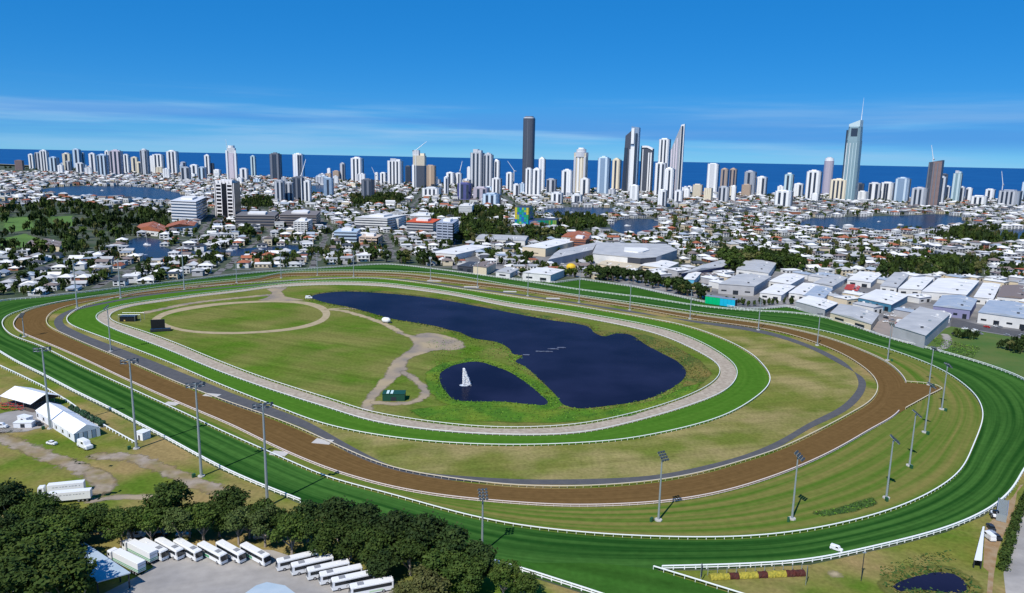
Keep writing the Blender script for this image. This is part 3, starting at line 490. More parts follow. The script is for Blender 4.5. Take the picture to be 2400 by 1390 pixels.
def body(o, name, L_, w, z0, z1, m, nose=0.0, x0=0.0, bev=0.18):
    bm = bmesh.new(); bmesh.ops.create_cube(bm, size=1); 
    for v in bm.verts:
        v.co = Vector((x0 + (v.co.x) * L_, v.co.y * w, z0 + (v.co.z + .5) * (z1 - z0)))
        if v.co.x > x0 and v.co.z > (z0 + z1) / 2: v.co.x -= nose
    bmesh.ops.bevel(bm, geom=bm.edges[:], offset=bev, segments=2, affect='EDGES'); me = bpy.data.meshes.new(name); bm.to_mesh(me); bm.free(); me.materials.append(m); return link(name, me, o)
def bus_proto(green):
    o = empty('coach'); Lb = 12.2; body(o, 'body', Lb, 2.5, .35, 3.3, vwhite, .25)
    for s in (-1, 1):
        MB().box(-5.5, 5.2, s * 1.262 - .02, s * 1.262 + .02, 1.75, 2.75).build('side_window', vglass, o)
        if green: MB().box(-4.9, 0.2, s * 1.262 - .015, s * 1.262 + .015, .7, 1.45).build('green_panel', vgreen, o)
        else: MB().box(-3.0, 0.8, s * 1.262 - .015, s * 1.262 + .015, .85, 1.3).build('green_panel', mat('livery_pale', (0.45, 0.62, 0.42), 0.4), o)
        MB().tube([(5.9, s * 1.2, 2.9), (6.5, s * 1.5, 2.75), (6.5, s * 1.5, 2.2)], .07, 5).build('mirror', dark, o)
    MB().add([(5.92, -1.1, 2.95), (5.92, 1.1, 2.95), (6.13, 1.1, 1.35), (6.13, -1.1, 1.35)], [(0, 1, 2, 3)[::-1]]).build('windscreen', vglass, o)
    MB().box(-6.13, -6.09, -1.0, 1.0, 2.0, 2.9).build('rear_window', vglass, o); MB().box(-6.13, -6.09, -1.1, 1.1, .5, 1.0).build('rear_bumper', dark, o)
    MB().box(2.2, 3.9, -.7, .7, 3.28, 3.48).build('roof_unit', hatch, o); MB().box(-3.2, -2.4, -.45, .45, 3.28, 3.36).build('roof_hatch', vwhite, o)
    for x in (4.0, -3.2): 
        for s in (-1, 1): wheel(o, x, s * 1.12)
    for s in (-1, 1): MB().box(6.08, 6.13, s * .9 - .2, s * .9 + .2, .7, .95).build('headlight', glassl, o)
    return o
def place(o, front, rear, label, cat, group=None, half=None):
    a, b = V(*front), V(*rear); d = (a - b).normalized(); c = (a + b) / 2 if half is None else a - d * half
    o.location = (c.x, c.y, 0.06); o.rotation_euler = (0, 0, math.atan2(d.y, d.x)); tag(o, label, cat, group); return o
buses = [((388, 1315), (338, 1288), 'white coach with green side panel parked next to the green-striped trailers'), ((425, 1313), (372, 1283), 'white coach second from the green-striped trailers in the slanted row'), ((468, 1316), (415, 1285), 'white coach with grey roof unit, third in the slanted row'),
         ((527, 1324), (476, 1296), 'white coach fourth in the slanted row, after the wider gap'), ((570, 1321), (520, 1293), 'white coach fifth in the slanted row, tucked behind the fourth'), ((628, 1327), (577, 1299), 'white coach at the end of the slanted row beside the sideways coaches'),
         ((648, 1338), (737, 1317), 'white coach parked sideways, farthest of the stepped row under the trees'), ((682, 1348), (772, 1327), 'white coach second farthest of the stepped sideways row'), ((719, 1359), (810, 1339), 'white coach third of the stepped sideways row'), ((748, 1370), (842, 1350), 'white coach fourth of the stepped sideways row'), ((776, 1384), (870, 1364), 'white coach fifth of the stepped sideways row, second nearest'), ((819, 1399), (916, 1380), 'white coach nearest the bottom of the stepped sideways row, partly cut off')]
bp = [bus_proto(True), bus_proto(False)]; used = [False, False]
for i, (f, r, l) in enumerate(buses):
    k = 0 if i < 6 else 1; o = bp[k] if not used[k] else copy_tree(bp[k]); used[k] = True
    place(o, f, r, l, 'coach', 'coaches parked in the yard', half=6.1)
def trailer(label, front, rear, Lt=13.0, cabin=True, stripes=True, tractor_white=True, group='articulated trucks'):
    o = empty('articulated_truck' if cabin else 'semi_trailer'); body(o, 'trailer_box', Lt, 2.5, 1.0, 4.0, vwhite, 0, 0, .06)
    if stripes:
        for s in (-1, 1):
            for z in (1.25, 1.75): MB().box(-Lt / 2, Lt / 2, s * 1.255 - .02, s * 1.255 + .02, z, z + .28).build('stripe', vgreen, o)
        for z in (1.25, 1.75, 2.9): MB().box(-Lt / 2 - .02, -Lt / 2 + .02, -1.2, 1.2, z, z + .25).build('stripe', vgreen if z < 2 else silver, o)
    else:
        for s in (-1, 1):
            for i in range(9):
                x = -4.6 + i * 1.0; MB().box(x, x + (.7 if i % 3 else .4), s * 1.255 - .012, s * 1.255 + .012, 2.85, 3.1).build('lettering', silver, o)
    MB().box(-Lt / 2 + .3, Lt / 2 - 1.5, -.9, .9, .75, 1.0).build('chassis', dark, o)
    for x in (-Lt / 2 + 1.2, -Lt / 2 + 2.5, -Lt / 2 + 3.8):
        for s in (-1, 1): wheel(o, x, s * 1.1)
    if cabin:
        X = Lt / 2 + 2.0; body(o, 'cab', 2.3, 2.45, .7, 3.5, vwhite, .3, X, .15)
        MB().add([(X + 1.17, -1.1, 1.9), (X + 1.17, 1.1, 1.9), (X + .92, 1.1, 3.2), (X + .92, -1.1, 3.2)], [(0, 1, 2, 3)]).build('windscreen', vglass, o)
        for s in (-1, 1): MB().box(X - .4, X + .6, s * 1.23 - .02, s * 1.23 + .02, 2.0, 2.9).build('side_window', vglass, o)
        MB().box(Lt / 2 - 1.5, X, -.8, .8, .75, 1.0).build('tractor_chassis', dark, o)
        for x in (X + .2, Lt / 2 - .7):
            for s in (-1, 1): wheel(o, x, s * 1.1)
    place(o, front, rear, label, 'truck', group); return o
trailer('white articulated truck with green lower stripes, nearest the metal-roofed shed', (272, 1316), (337, 1349), 12.5)
trailer('white articulated truck with green lower stripes, between the other striped truck and the coaches', (305, 1293), (366, 1324), 11.5)
trailer('white lettered truck with cab on the grass, the farther of the pair', (118, 1160), (196, 1152), 11.5, True, False)
trailer('white lettered semi trailer without cab on the grass, the nearer of the pair', (119, 1180), (214, 1171), 13.0, False, False)
def car_proto(m, van=False):
    o = empty('parked_car'); Lc, w, z = (4.6, 1.85, .85) if not van else (5.3, 2.0, 1.0); body(o, 'body', Lc, w, .25, .25 + z, m, .1, 0, .16)
    if van: body(o, 'cabin', 4.2, 1.9, 1.0, 2.3, m, .6, -.4, .18); MB().add([(1.35, -.85, 1.3), (1.35, .85, 1.3), (.98, .85, 2.15), (.98, -.85, 2.15)], [(0, 1, 2, 3)]).build('windscreen', vglass, o)
    else: body(o, 'cabin', 2.5, 1.65, .95, 1.5, vglass, .35, -.2, .2); MB().box(-1.2, .55, -.7, .7, 1.47, 1.53).build('roof', m, o)
    if van:
        for s in (-1, 1): MB().box(-.2, .9, s * .955 - .02, s * .955 + .02, 1.45, 2.05).build('side_window', vglass, o)
    for x in (Lc * .31, -Lc * .31):
        for s in (-1, 1): wheel(o, x, s * (w / 2 - .1), .34, .22)
    return o
cars = {k: car_proto(m, v) for k, m, v in (('white', vwhite, False), ('silver', silver, False), ('dark', dark, False), ('red', mat('vehicle_red', (0.45, 0.03, 0.03), 0.3), False), ('van', vwhite, True))}
cused = set()
def car(kind, x, y, ang, label, group=None, cat='car', s=1.0):
    o = cars[kind] if kind not in cused else copy_tree(cars[kind]); cused.add(kind); p = V(x, y); o.location = (p.x, p.y, 0.08); o.rotation_euler = (0, 0, ang); o.scale = (s, s, s)
    if kind == 'van': o.name = 'parked_van'; cat = 'van'
    tag(o, label, cat, group); return o
car('van', 320, 1259, 0.15, 'white van parked under the pale-trunked trees above the coaches')
car('silver', 430, 1258, 0.1, 'silver car parked under the trees behind the slanted coaches')
car('dark', 378, 1257, 0.1, 'dark car in the tree shade behind the third coach'); car('white', 162, 1266, 0.3, 'white car in the shade at the end of the metal-roofed shed')
car('white', 28, 1383, -0.4, 'white car on the grass at the bottom left corner'); car('silver', 612, 1262, 0.2, 'silver car between pale trunks above the sideways coaches')
car('van', 200, 1050, -0.6, 'white truck parked at the end of the nearer marquee', s=1.5); car('dark', 92, 996, -0.8, 'dark car beside the nearer marquee'); car('van', 3, 1003, 0.1, 'white van on the yard at the picture edge by the marquees')
car('white', 122, 1042, -0.3, 'small white cart on the grass by the dirt path'); car('van', 1960, 1290, -0.7, 'small white utility vehicle on the dark main grass track', s=.72)
car('van', 724, 700, 0.2, 'white van parked at the tip of the big pond', s=1.1)
# ================================================================== MARQUEES, SHEDS AND SMALL STRUCTURES
tentm = mat('tent_fabric', (0.80, 0.81, 0.83), 0.6); tentw = mat('tent_wall', (0.72, 0.74, 0.77), 0.7); black = mat('black_paint', (0.010, 0.011, 0.013), 0.5); metal_roof = mat('metal_roof', (0.42, 0.50, 0.56), 0.4, col2=(0.36, 0.45, 0.52), scale=0.3)
def marquee(pa, pb, pc, eave, ridge, label, walls, bays):
    "pa, pb: near eave corners (pixels at eave height), pc: far eave corner beside pb"
    A, B, C = [at(*p, eave) for p in (pa, pb, pc)]; ex = (B - A); Lm = np.linalg.norm(ex); ex /= Lm; ey = np.array([-ex[1], ex[0]]); D = abs((C - B) @ ey)
    o = empty('marquee', (A[0], A[1], 0.04), math.atan2(ex[1], ex[0])); tag(o, label, 'tent'); bl = Lm / bays
    for i in range(bays):
        x0, x1 = i * bl, (i + 1) * bl - 0.15
        r = MB(); r.add([(x0, -.3, eave), (x1, -.3, eave), (x1, D / 2, ridge), (x0, D / 2, ridge), (x1, D + .3, eave), (x0, D + .3, eave)], [(0, 1, 2, 3), (3, 2, 4, 5)]); r.build('roof_panel', tentm, o)
        MB().add([(x1, -.3, eave), (x1 + .15, -.3, eave), (x1 + .15, D / 2, ridge - .25), (x1, D / 2, ridge - .25), (x1 + .15, D + .3, eave), (x1, D + .3, eave)], [(0, 1, 2, 3), (3, 2, 4, 5)]).build('roof_seam', mat('tent_seam', (0.35, 0.37, 0.4), 0.7), o)
        for yy in (0.0, D): MB().box(x0 + .05, x0 + .2, yy - .08, yy + .08, 0, eave).build('frame_post', silver, o)
        if walls:
            MB().box(x0 + .2, x1, -.03, .03, 0, eave - .1).build('wall_panel', tentw, o); MB().box(x0 + .2, x1, D - .03, D + .03, 0, eave - .1).build('wall_panel', tentw, o)
            MB().box(x0 + 1.2, x0 + 2.6, -.09, -.04, .9, 2.4).build('window', vglass, o)
    for x in (0, Lm):
        MB().add([(x, 0, eave), (x, D, eave), (x, D / 2, ridge)], [(0, 1, 2)]).build('gable', tentw if walls else black, o)
        if walls:
            n = 6
            for i in range(n): MB().box(x - .03, x + .03, D * i / n + .12, D * (i + 1) / n - .12, 0, eave - .1).build('wall_panel', tentw if i % 2 else mat('clear_panel', (0.28, 0.36, 0.45), 0.15), o)
    MB().box(0, Lm, .1, D - .1, 0, .08).build('floor', mat('tent_floor', (0.12, 0.10, 0.09), 0.8), o)
    return o, ex, ey, A, Lm, D
marquee((0, 928), (73, 948), (152, 930), 4.0, 7.0, 'large open-sided white marquee with red furniture beneath it', False, 4)
marquee((84, 962), (174, 1018), (240, 1006), 3.6, 6.4, 'long white walled marquee with glazed end beside the hedge tables', True, 6)
def box_thing(name, x, y, w, d, h, rz, m, label, cat, extra=None, z=0.06):
    p = V(x, y); o = empty(name, (p.x, p.y, z), rz); tag(o, label, cat); MB().box(-w / 2, w / 2, -d / 2, d / 2, 0, h).build('wall', m, o)
    r = MB(); r.prism([(-w / 2 - .15, -d / 2 - .15), (w / 2 + .15, -d / 2 - .15), (w / 2 + .15, d / 2 + .15), (-w / 2 - .15, d / 2 + .15)], h, h + .2); r.build('roof', extra or m, o)
    MB().box(-w * .12, w * .12, -d / 2 - .05, -d / 2 - .01, 0.1, min(2.1, h * .8)).build('door', dark, o); return o
box_thing('ticket_hut', 336, 1028, 4.2, 4.0, 3.2, -0.4, vwhite, 'small white square hut beside the second home straight floodlight', 'hut')
box_thing('shipping_container', 60, 990, 6.0, 3.0, 2.8, -0.4, vwhite, 'white catering container on the yard below the marquees', 'container')
box_thing('shipping_container', 58, 1000, 7.5, 3.2, 2.2, 0.1, tentw, 'grey white tray trailer on the yard below the marquees', 'container')
box_thing('green_shed', 924, 936, 11.0, 6.0, 3.6, 0.05, mat('green_cladding', (0.012, 0.065, 0.04), 0.5), 'dark green shed with two skylights inside the gravel loop', 'shed')
g = bpy.data.objects['green_shed']
for x in (-3.6, -1.6): MB().box(x, x + 1.2, -2.6, 2.6, 3.8, 3.9).build('skylight', mat('skylight', (0.6, 0.75, 0.72), 0.3), g)
# red seating under the open marquee
redm = mat('red_fabric', (0.42, 0.03, 0.03), 0.7)
stool = MB().box(-.5, .5, -.5, .5, .72, .8).mesh('table_top', redm); sleg = MB().box(-.08, .08, -.08, .08, 0, .72).mesh('leg', dark)
for i in range(26):
    x, y = 4 + (i % 9) * 6.5 + random.uniform(-2, 2), 962 - (i // 9) * 6.5 + random.uniform(-2, 2); p = V(x, y); o = empty('patio_table', (p.x, p.y, .15), random.random()); link('table_top', stool, o); link('leg', sleg, o)
    tag(o, 'small red square table in the seating area under the open marquee', 'table', 'red tables under the open marquee')
# planted table strip beside the long marquee
umb = mat('dark_foliage', (0.02, 0.055, 0.025), 0.9, vary=0.3); pot = mat('planter', (0.6, 0.62, 0.6), 0.7)
bm_ = bmesh.new(); bmesh.ops.create_icosphere(bm_, subdivisions=2, radius=1.0)
for v in bm_.verts: v.co *= random.uniform(.75, 1.2)
bush_me = bpy.data.meshes.new('foliage'); bm_.to_mesh(bush_me); bm_.free(); bush_me.materials.append(umb); potm = MB().box(-.5, .5, -.5, .5, 0, .7).mesh('planter_box', pot)
for i in range(34):
    t = (i // 2) / 16.0; off = (i % 2) * 4; p = V(164 + 74 * t + off + random.uniform(-2, 2), 962 + 40 * t - off * 1.2); o = empty('potted_shrub', (p.x, p.y, .06), random.random() * 6); link('planter_box', potm, o); b = link('foliage', bush_me, o, (0, 0, 1.3)); b.scale = [random.uniform(.7, 1.1)] * 3
    tag(o, 'dark green potted shrub in the double row between long marquee and fence', 'shrub', 'potted shrubs beside the long marquee')
# metal-roofed shed by the trucks and the pale roof at the bottom
def polyroof(name, px, z, thick, m, label, cat, posts=True, walls=None):
    P = W(px, z); c = P.mean(0); o = empty(name, (c[0], c[1], 0)); tag(o, label, cat); R = P - c
    MB().prism([tuple(r) for r in R], z - thick, z).build('roof', m, o)
    for i in range(len(R)):
        a, b = R[i], R[(i + 1) % len(R)]; n = max(1, int(np.linalg.norm(b - a) / 5))
        for k in range(n):
            q = (a + (b - a) * k / n) * .94; MB().box(q[0] - .15, q[0] + .15, q[1] - .15, q[1] + .15, 0.05, z - thick).build('post', dark, o)
    if walls: MB().prism([tuple(r * .8) for r in R], 0.05, z - thick - .3).build('wall', walls, o)
    return o
def ccw(px): 
    P = W(px); a = 0.5 * np.sum(P[:, 0] * np.roll(P[:, 1], -1) - P[:, 1] * np.roll(P[:, 0], -1)); return px if a > 0 else px[::-1]
o = polyroof('storage_shed', ccw([(155, 1271), (198, 1271), (306, 1342), (228, 1364), (205, 1345)]), 5.0, .3, metal_roof, 'long open shed with pale blue metal roof beside the trees and trucks', 'shed')
polyroof('canopy_roof', ccw([(560, 1400), (600, 1372), (625, 1364), (668, 1372), (700, 1396), (650, 1420), (590, 1420)]), 5.0, .35, metal_roof, 'pale angular canopy roof at the bottom edge of the coach yard', 'canopy')
# big screens and stage inside the sand track
def led_screen(x, y, w, h, rz, label, m=black):
    p = V(x, y); o = empty('video_screen', (p.x, p.y, .1), rz); tag(o, label, 'screen'); MB().box(-w / 2, w / 2, -.4, .4, 2.2, 2.2 + h).build('screen_panel', m, o)
    for s in (-1, 1): MB().tube([(s * w * .35, .2, 0), (s * w * .35, .2, 2.4)], .18, 6).build('support_leg', galv, o)
    for i in range(3): MB().tube([(-w / 2 + w * i / 2, .5, 2.2), (-w / 2 + w * i / 2, .5, 2.2 + h)], .12, 5).build('frame_bar', galv, o)
    MB().box(-w / 2 - .5, w / 2 + 3.5, -1.6, 1.8, .3, 1.9).build('trailer_base', dark, o)
    for xx in (-w * .3, w * .3):
        for s in (-1, 1): wheel(o, xx, s * 1.2)
    return o
led_screen(371, 777, 8.5, 6.0, 0.35, 'tall black video screen on a trailer beside the sandy ring path')
p = V(302, 752); o = empty('stage_structure', (p.x, p.y, .1), .1); tag(o, 'low black covered stage with thin truss frame inside the sand track', 'stage')
MB().box(-5, 5, -3, 3, 0, 3.4).build('black_box', black, o); MB().box(-5.3, 5.3, -3.3, 3.3, 3.4, 3.7).build('roof', dark, o); MB().box(-2.2, -1.2, -3.08, -3.02, .3, 1.3).build('hatch', mat('amber', (0.5, 0.35, 0.1), .6), o)
for x in (-5.6, 5.6, 9.5):
    for y in (-3.5, 3.5): MB().tube([(x, y, 0), (x, y, 5.2)], .12, 5).build('truss_post', galv, o)
MB().tube([(-5.6, -3.5, 5.2), (9.5, -3.5, 5.2)], .12, 5).build('truss_beam', galv, o); MB().tube([(-5.6, 3.5, 5.2), (9.5, 3.5, 5.2)], .12, 5).build('truss_beam', galv, o)
p = V(905, 757); o = empty('dome_tank', (p.x, p.y, .15), -.3); tag(o, 'white rounded tank trailer by the path along the big pond', 'tank')
t_ = MB(); t_.tube([(x, 0, 2.1) for x in np.linspace(-3.4, 3.4, 9)], [.5, 1.5, 1.9, 2.0, 2.0, 2.0, 1.9, 1.5, .5], 12); t_.build('tank_body', vwhite, o); MB().box(-3, 4.5, -.7, .7, .5, .9).build('chassis', dark, o)
for s in (-1, 1): wheel(o, 1.5, s * 1.2); wheel(o, -1.5, s * 1.2)
# pale concrete crossing slabs beside the dirt track
slab = mat('crossing_mat', (0.48, 0.46, 0.43), 0.9)
for x, y, w_, d_, a in [(403, 947, 7, 4, -.2), (497, 927, 8, 4, -.2), (757, 1036, 8, 5, -.2), (655, 1064, 7, 4, -.2), (1018, 659, 14, 5, 0), (1105, 673, 14, 5, 0), (1195, 684, 12, 5, 0), (1296, 700, 12, 5, 0)]:
    p = V(x, y); o = MB().box(-w_ / 2, w_ / 2, -d_ / 2, d_ / 2, 0.1, .34).build('paved_slab', slab, None, (p.x, p.y, 0)); o.rotation_euler.z = a; tag(o, kind='structure')
# sponsor barrier with yellow and maroon panels, two feather flags
ymat = mat('yellow_hedge', (0.40, 0.33, 0.04), .8, col2=(.22, .21, .03), scale=1.6); mmat = mat('maroon_hedge', (0.085, 0.016, 0.012), .8, col2=(.05, .02, .015), scale=1.6)
A_, B_ = at(1666, 1360), at(1888, 1350); ex = (B_ - A_); Lx = np.linalg.norm(ex); o = empty('striped_hedge', (A_[0], A_[1], .05), math.atan2(ex[1], ex[0])); tag(o, 'long clipped hedge in yellow and maroon sections below the main track', 'hedge')
cols = [ymat, ymat, mmat, ymat, ymat, mmat, ymat, ymat, mmat, mmat]; n = len(cols)
for i, c in enumerate(cols):
    x0, x1 = Lx * i / n, Lx * (i + 1) / n - .06; hb_ = MB(); xs_ = np.linspace(x0, x1, 7)
    for k_ in range(7):
        for a_ in np.linspace(0, math.pi, 9): rr_ = 1.25 * random.uniform(.9, 1.08); hb_.v.append((xs_[k_], .9 - rr_ * math.cos(a_), .1 + rr_ * 1.05 * math.sin(a_)))
    for k_ in range(6):
        for q_ in range(8): hb_.f.append((k_ * 9 + q_, k_ * 9 + q_ + 1, k_ * 9 + q_ + 10, k_ * 9 + q_ + 9)); hb_.m.append(0)
    hb_.f += [tuple(range(9)), tuple(range(62, 53, -1))]; hb_.m += [0, 0]; hb_.build('hedge_segment', c, o)
for i in range(n + 1): MB().tube([(Lx * i / n, 2.5, 0), (Lx * i / n, 2.5, 2.3)], .1, 5).build('support_post', galv, o)
for x, y, l in ((1641, 1366, 'dark feather flag on a pole at the yellow end of the striped hedge'), (1888, 1372, 'dark feather flag on a pole at the maroon end of the striped hedge')):
    p = V(x, y); o = empty('feather_flag', (p.x, p.y, .05), .8); tag(o, l, 'flag'); MB().tube([(0, 0, 0), (0, 0, 6.2)], .07, 5).build('flag_pole', galv, o); MB().add([(0, 0, 1.2), (1.1, .1, 1.6), (1.25, .15, 4.5), (.6, .1, 6.0), (0, 0, 6.2)], [(0, 1, 2, 3, 4)]).build('flag_cloth', mat('flag_blue', (.03, .05, .08), .7), o)
for x, y, t, l in ((2018, 1362, 1296, 'slim dark lamp post on the grass below the main track'), (208 + 820, 0, 0, None)):
    if l: p = V(x, y); o = empty('lamp_post', p); tag(o, l, 'post'); MB().tube([(0, 0, 0), (0, 0, height_at(x, y, t))], .12, 6).build('pole', dark, o); MB().box(-.5, .5, -.2, .2, height_at(x, y, t), height_at(x, y, t) + .25).build('lamp_head', galv, o)
# long white-roofed barn and scaffold beside the access road
polyroof('horse_stall', ccw(crop(2150, 1100, 4.79, [(640, 1010), (725, 1020), (755, 640), (735, 640)])), 3.2, .3, vwhite, 'long narrow white-roofed stall row beside the access road', 'stall', walls=black)
p = V(2348, 1205); o = empty('starting_gate', (p.x, p.y, .1), 0.95); tag(o, 'grey barred starting gate standing by the outer fence of the bend', 'gate')
for i in range(11): MB().box(-7 + i * 1.4, -6.85 + i * 1.4, -1.5, 1.5, 0, 2.6).build('stall_divider', galv, o)
for y in (-1.5, 1.5): MB().box(-7.1, 7.2, y - .1, y + .1, 2.6, 2.9).build('top_beam', silver, o)
p = V(2330, 1213); o = empty('tractor', (p.x, p.y, .1), 1.2); tag(o, 'white tractor unit parked by the starting gate', 'tractor'); body(o, 'body', 4, 2, .8, 1.9, vwhite, .4); body(o, 'cab', 1.6, 1.8, 1.8, 3.1, vglass, .2, -.8)
for x, r in ((1.3, .55), (-1.2, .9)):
    for s in (-1, 1): wheel(o, x, s * 1.05, r, .4)
for i, (x, y) in enumerate([(2322, 1240), (2326, 1256), (2334, 1262), (2316, 1262)]): car(['dark', 'silver', 'dark', 'van'][i], x, y, 1.3 + .1 * i, ['dark car nearest the starting gate behind the white stall row', 'silver car between dark cars behind the white stall row', 'dark car nearest the hedge behind the white stall row', 'white van beside the white stall row'][i])
# green and cyan advertising screen on the back straight
P0, P1, P2 = at(1652, 712), at(1722, 722), at(1732, 719); ex = P1 - P0; Lx = np.linalg.norm(ex); o = empty('advertising_screen', (P0[0], P0[1], .1), math.atan2(ex[1], ex[0])); tag(o, 'wide green and cyan advertising screen beside the grass chute', 'screen')
hh = height_at(1652, 712, 694); MB().box(0, Lx, 0, 5, 0, hh).build('housing', dark, o); MB().box(-.3, Lx + .3, -.2, 5.2, hh, hh + .4).build('top_cover', silver, o)
for i in range(8):
    MB().box(Lx * i / 8 + .05, Lx * (i + 1) / 8 - .05, -.15, -.02, .4, hh - .2).build('display_panel', mat('screen_green', (0.0, 0.42, 0.16), .4) if i < 4 else mat('screen_cyan', (0.01, 0.40, 0.60), .4), o)
# fountain in the small pond
p = V(1088, 903, .2); o = empty('fountain', p); tag(o, 'tall white water fountain in the small pond', 'fountain'); hf = height_at(1088, 903, 864)
n = 2600; tz = rng.random(n) ** 0.8; sp = (1 - tz) * 3.3 + .7; xc = (1 - tz) * 1.2 - .3 + .5
cx = xc - .6 + (rng.random(n) - .35) * sp * 1.25; cy = (rng.random(n) - .5) * sp; cz = tz * hf; s = .08 + .13 * rng.random(n)
Q = np.zeros((n, 4, 3)); fa = rng.random(n) * 6.28
for k, (a, b) in enumerate([(-1, -1), (1, -1), (1, 1), (-1, 1)]): Q[:, k, 0] = cx + a * s * .8 * np.cos(fa); Q[:, k, 1] = cy + a * s * .8 * np.sin(fa) + b * s * 1.1; Q[:, k, 2] = np.maximum(cz + b * s * 1.3, .02)
sprm = mat('spray', (0.93, 0.94, 0.95), .6); sprm.node_tree.nodes['Principled BSDF'].inputs['Alpha'].default_value = .5
tag(link('water_jet', quads_mesh('water_jet', Q, sprm), o), kind='stuff')
MB().prism([(2.6 * math.cos(a), 2.0 * math.sin(a)) for a in np.arange(14) * math.pi / 7], .0, .06).build('foam', mat('foam', (0.65, 0.70, 0.76), .6, col2=(0.3, 0.36, 0.45), scale=.9), o); MB().tube([(0, 0, -.2), (0, 0, .5)], .4, 8).build('nozzle', dark, o)
# small aerator boils on the big pond
for i, (x, y, w_) in enumerate([(1275, 824, 5), (1297, 818, 3), (1316, 815, 2.2), (1233, 832, 1.5)]):
    p = V(x, y, .21); n = 60; Q = np.zeros((n, 4, 3)); cx = (rng.random(n) - .5) * 2 * w_; cy = (rng.random(n) - .5) * 1.6; s = .15 + .3 * rng.random(n)
    for k, (a, b) in enumerate([(-1, -1), (1, -1), (1, 1), (-1, 1)]): Q[:, k, 0] = cx + a * s * 2; Q[:, k, 1] = cy + b * s; Q[:, k, 2] = .03 + .2 * rng.random(n)
    tag(link('surface_foam', quads_mesh('surface_foam', Q, mat('foam2', (0.13, 0.15, 0.21), .6)), None, p), kind='stuff')

# ================================================================== TREES
bark = mat('pale_bark', (0.36, 0.31, 0.26), 0.9, col2=(0.24, 0.20, 0.17), scale=1.5); dbark = mat('dark_bark', (0.09, 0.07, 0.05), 0.9)
def leafmat(name, a, b): return mat(name, a, 0.75, spec=0.15, col2=b, scale=0.45, vary=0.25, detail=2)
LEAF = [leafmat('leaf_deep', (0.024, 0.048, 0.008), (0.052, 0.082, 0.015)), leafmat('leaf_mid', (0.036, 0.070, 0.010), (0.076, 0.110, 0.020)), leafmat('leaf_olive', (0.075, 0.088, 0.024), (0.13, 0.13, 0.045)), leafmat('leaf_dark', (0.016, 0.034, 0.009), (0.036, 0.060, 0.013)), leafmat('leaf_grey', (0.045, 0.075, 0.018), (0.09, 0.12, 0.035))]
def leaf_quads(n, lobes, smin, smax, r):
    lob = np.array(lobes, float); wgt = lob[:, 3] * lob[:, 4] * lob[:, 5]; idx = r.choice(len(lob), n, p=wgt / wgt.sum()); d = r.normal(size=(n, 3)); d /= np.linalg.norm(d, axis=1)[:, None]
    rad = 0.60 + 0.42 * r.random(n) ** 0.6; rad = np.where(r.random(n) < .16, r.uniform(1.02, 1.32, n), rad); c = lob[idx, :3] + d * lob[idx, 3:6] * rad[:, None]
    nn = d + 0.75 * r.normal(size=(n, 3)); nn[:, 2] += 0.35; nn /= np.linalg.norm(nn, axis=1)[:, None]; t = np.cross(nn, r.normal(size=(n, 3))); t /= np.linalg.norm(t, axis=1)[:, None] + 1e-9; b = np.cross(nn, t)
    s = (smin + (smax - smin) * r.random(n))[:, None]; s2 = s * (.55 + .5 * r.random(n)[:, None])
    return np.stack([c - t * s - b * s2, c + t * s - b * s2 * .7, c + t * s * .8 + b * s2, c - t * s * .9 + b * s2 * .8], 1)
def make_tree(seed, height=13, rad=5.5, base=3.2, nl=16, nq=2400, smin=.22, smax=.46, pale=True, leaf=0, multi=3):
    r = np.random.default_rng(seed); lobes = []
    for i in range(nl):
        a = r.random() * 6.28; q = math.sqrt(r.random()) * rad * .72; z = base + (height - base) * (.22 + .62 * r.random()); k = 1 - .35 * abs((z - base) / (height - base) - .45)
        q *= k; s = rad * (.20 + .20 * r.random()); lobes.append((q * math.cos(a), q * math.sin(a), min(z, height - s * .7), s, s, s * .72))
    lobes.append((0, 0, height - rad * .33, rad * .4, rad * .4, rad * .33))
    o = empty('tree'); tm = MB()
    tops = [l for l in lobes if l[2] < height * .8][:6]; fork = base * .55
    tm.tube([(0, 0, -.1), (.1, 0, fork * .6), (.15, .05, fork)], [rad * .075, rad * .06, rad * .055], 7); tm.build('trunk', bark if pale else dbark, o)
    for l in tops: lm = MB(); lm.tube([(.15, .05, fork * .95), (l[0] * .45, l[1] * .45, fork + (l[2] - fork) * .45), (l[0] * .85, l[1] * .85, l[2] * .95)], [rad * .042, rad * .03, rad * .012], 5); lm.build('limb', bark if pale else dbark, o)
    link('crown', quads_mesh('crown', leaf_quads(nq, lobes, smin, smax, r), LEAF[leaf]), o); return o
near_protos = [make_tree(i, 13, 5.6 + .3 * (i % 3), [2.6, 5.0, 3.0, 2.0, 5.8, 2.0][i], [26, 20, 28, 27, 15, 24][i], [4200, 3600, 4200, 4200, 3000, 3800][i], smin=.14, smax=.36, leaf=[0, 1, 0, 3, 4, 2][i]) for i in range(6)]
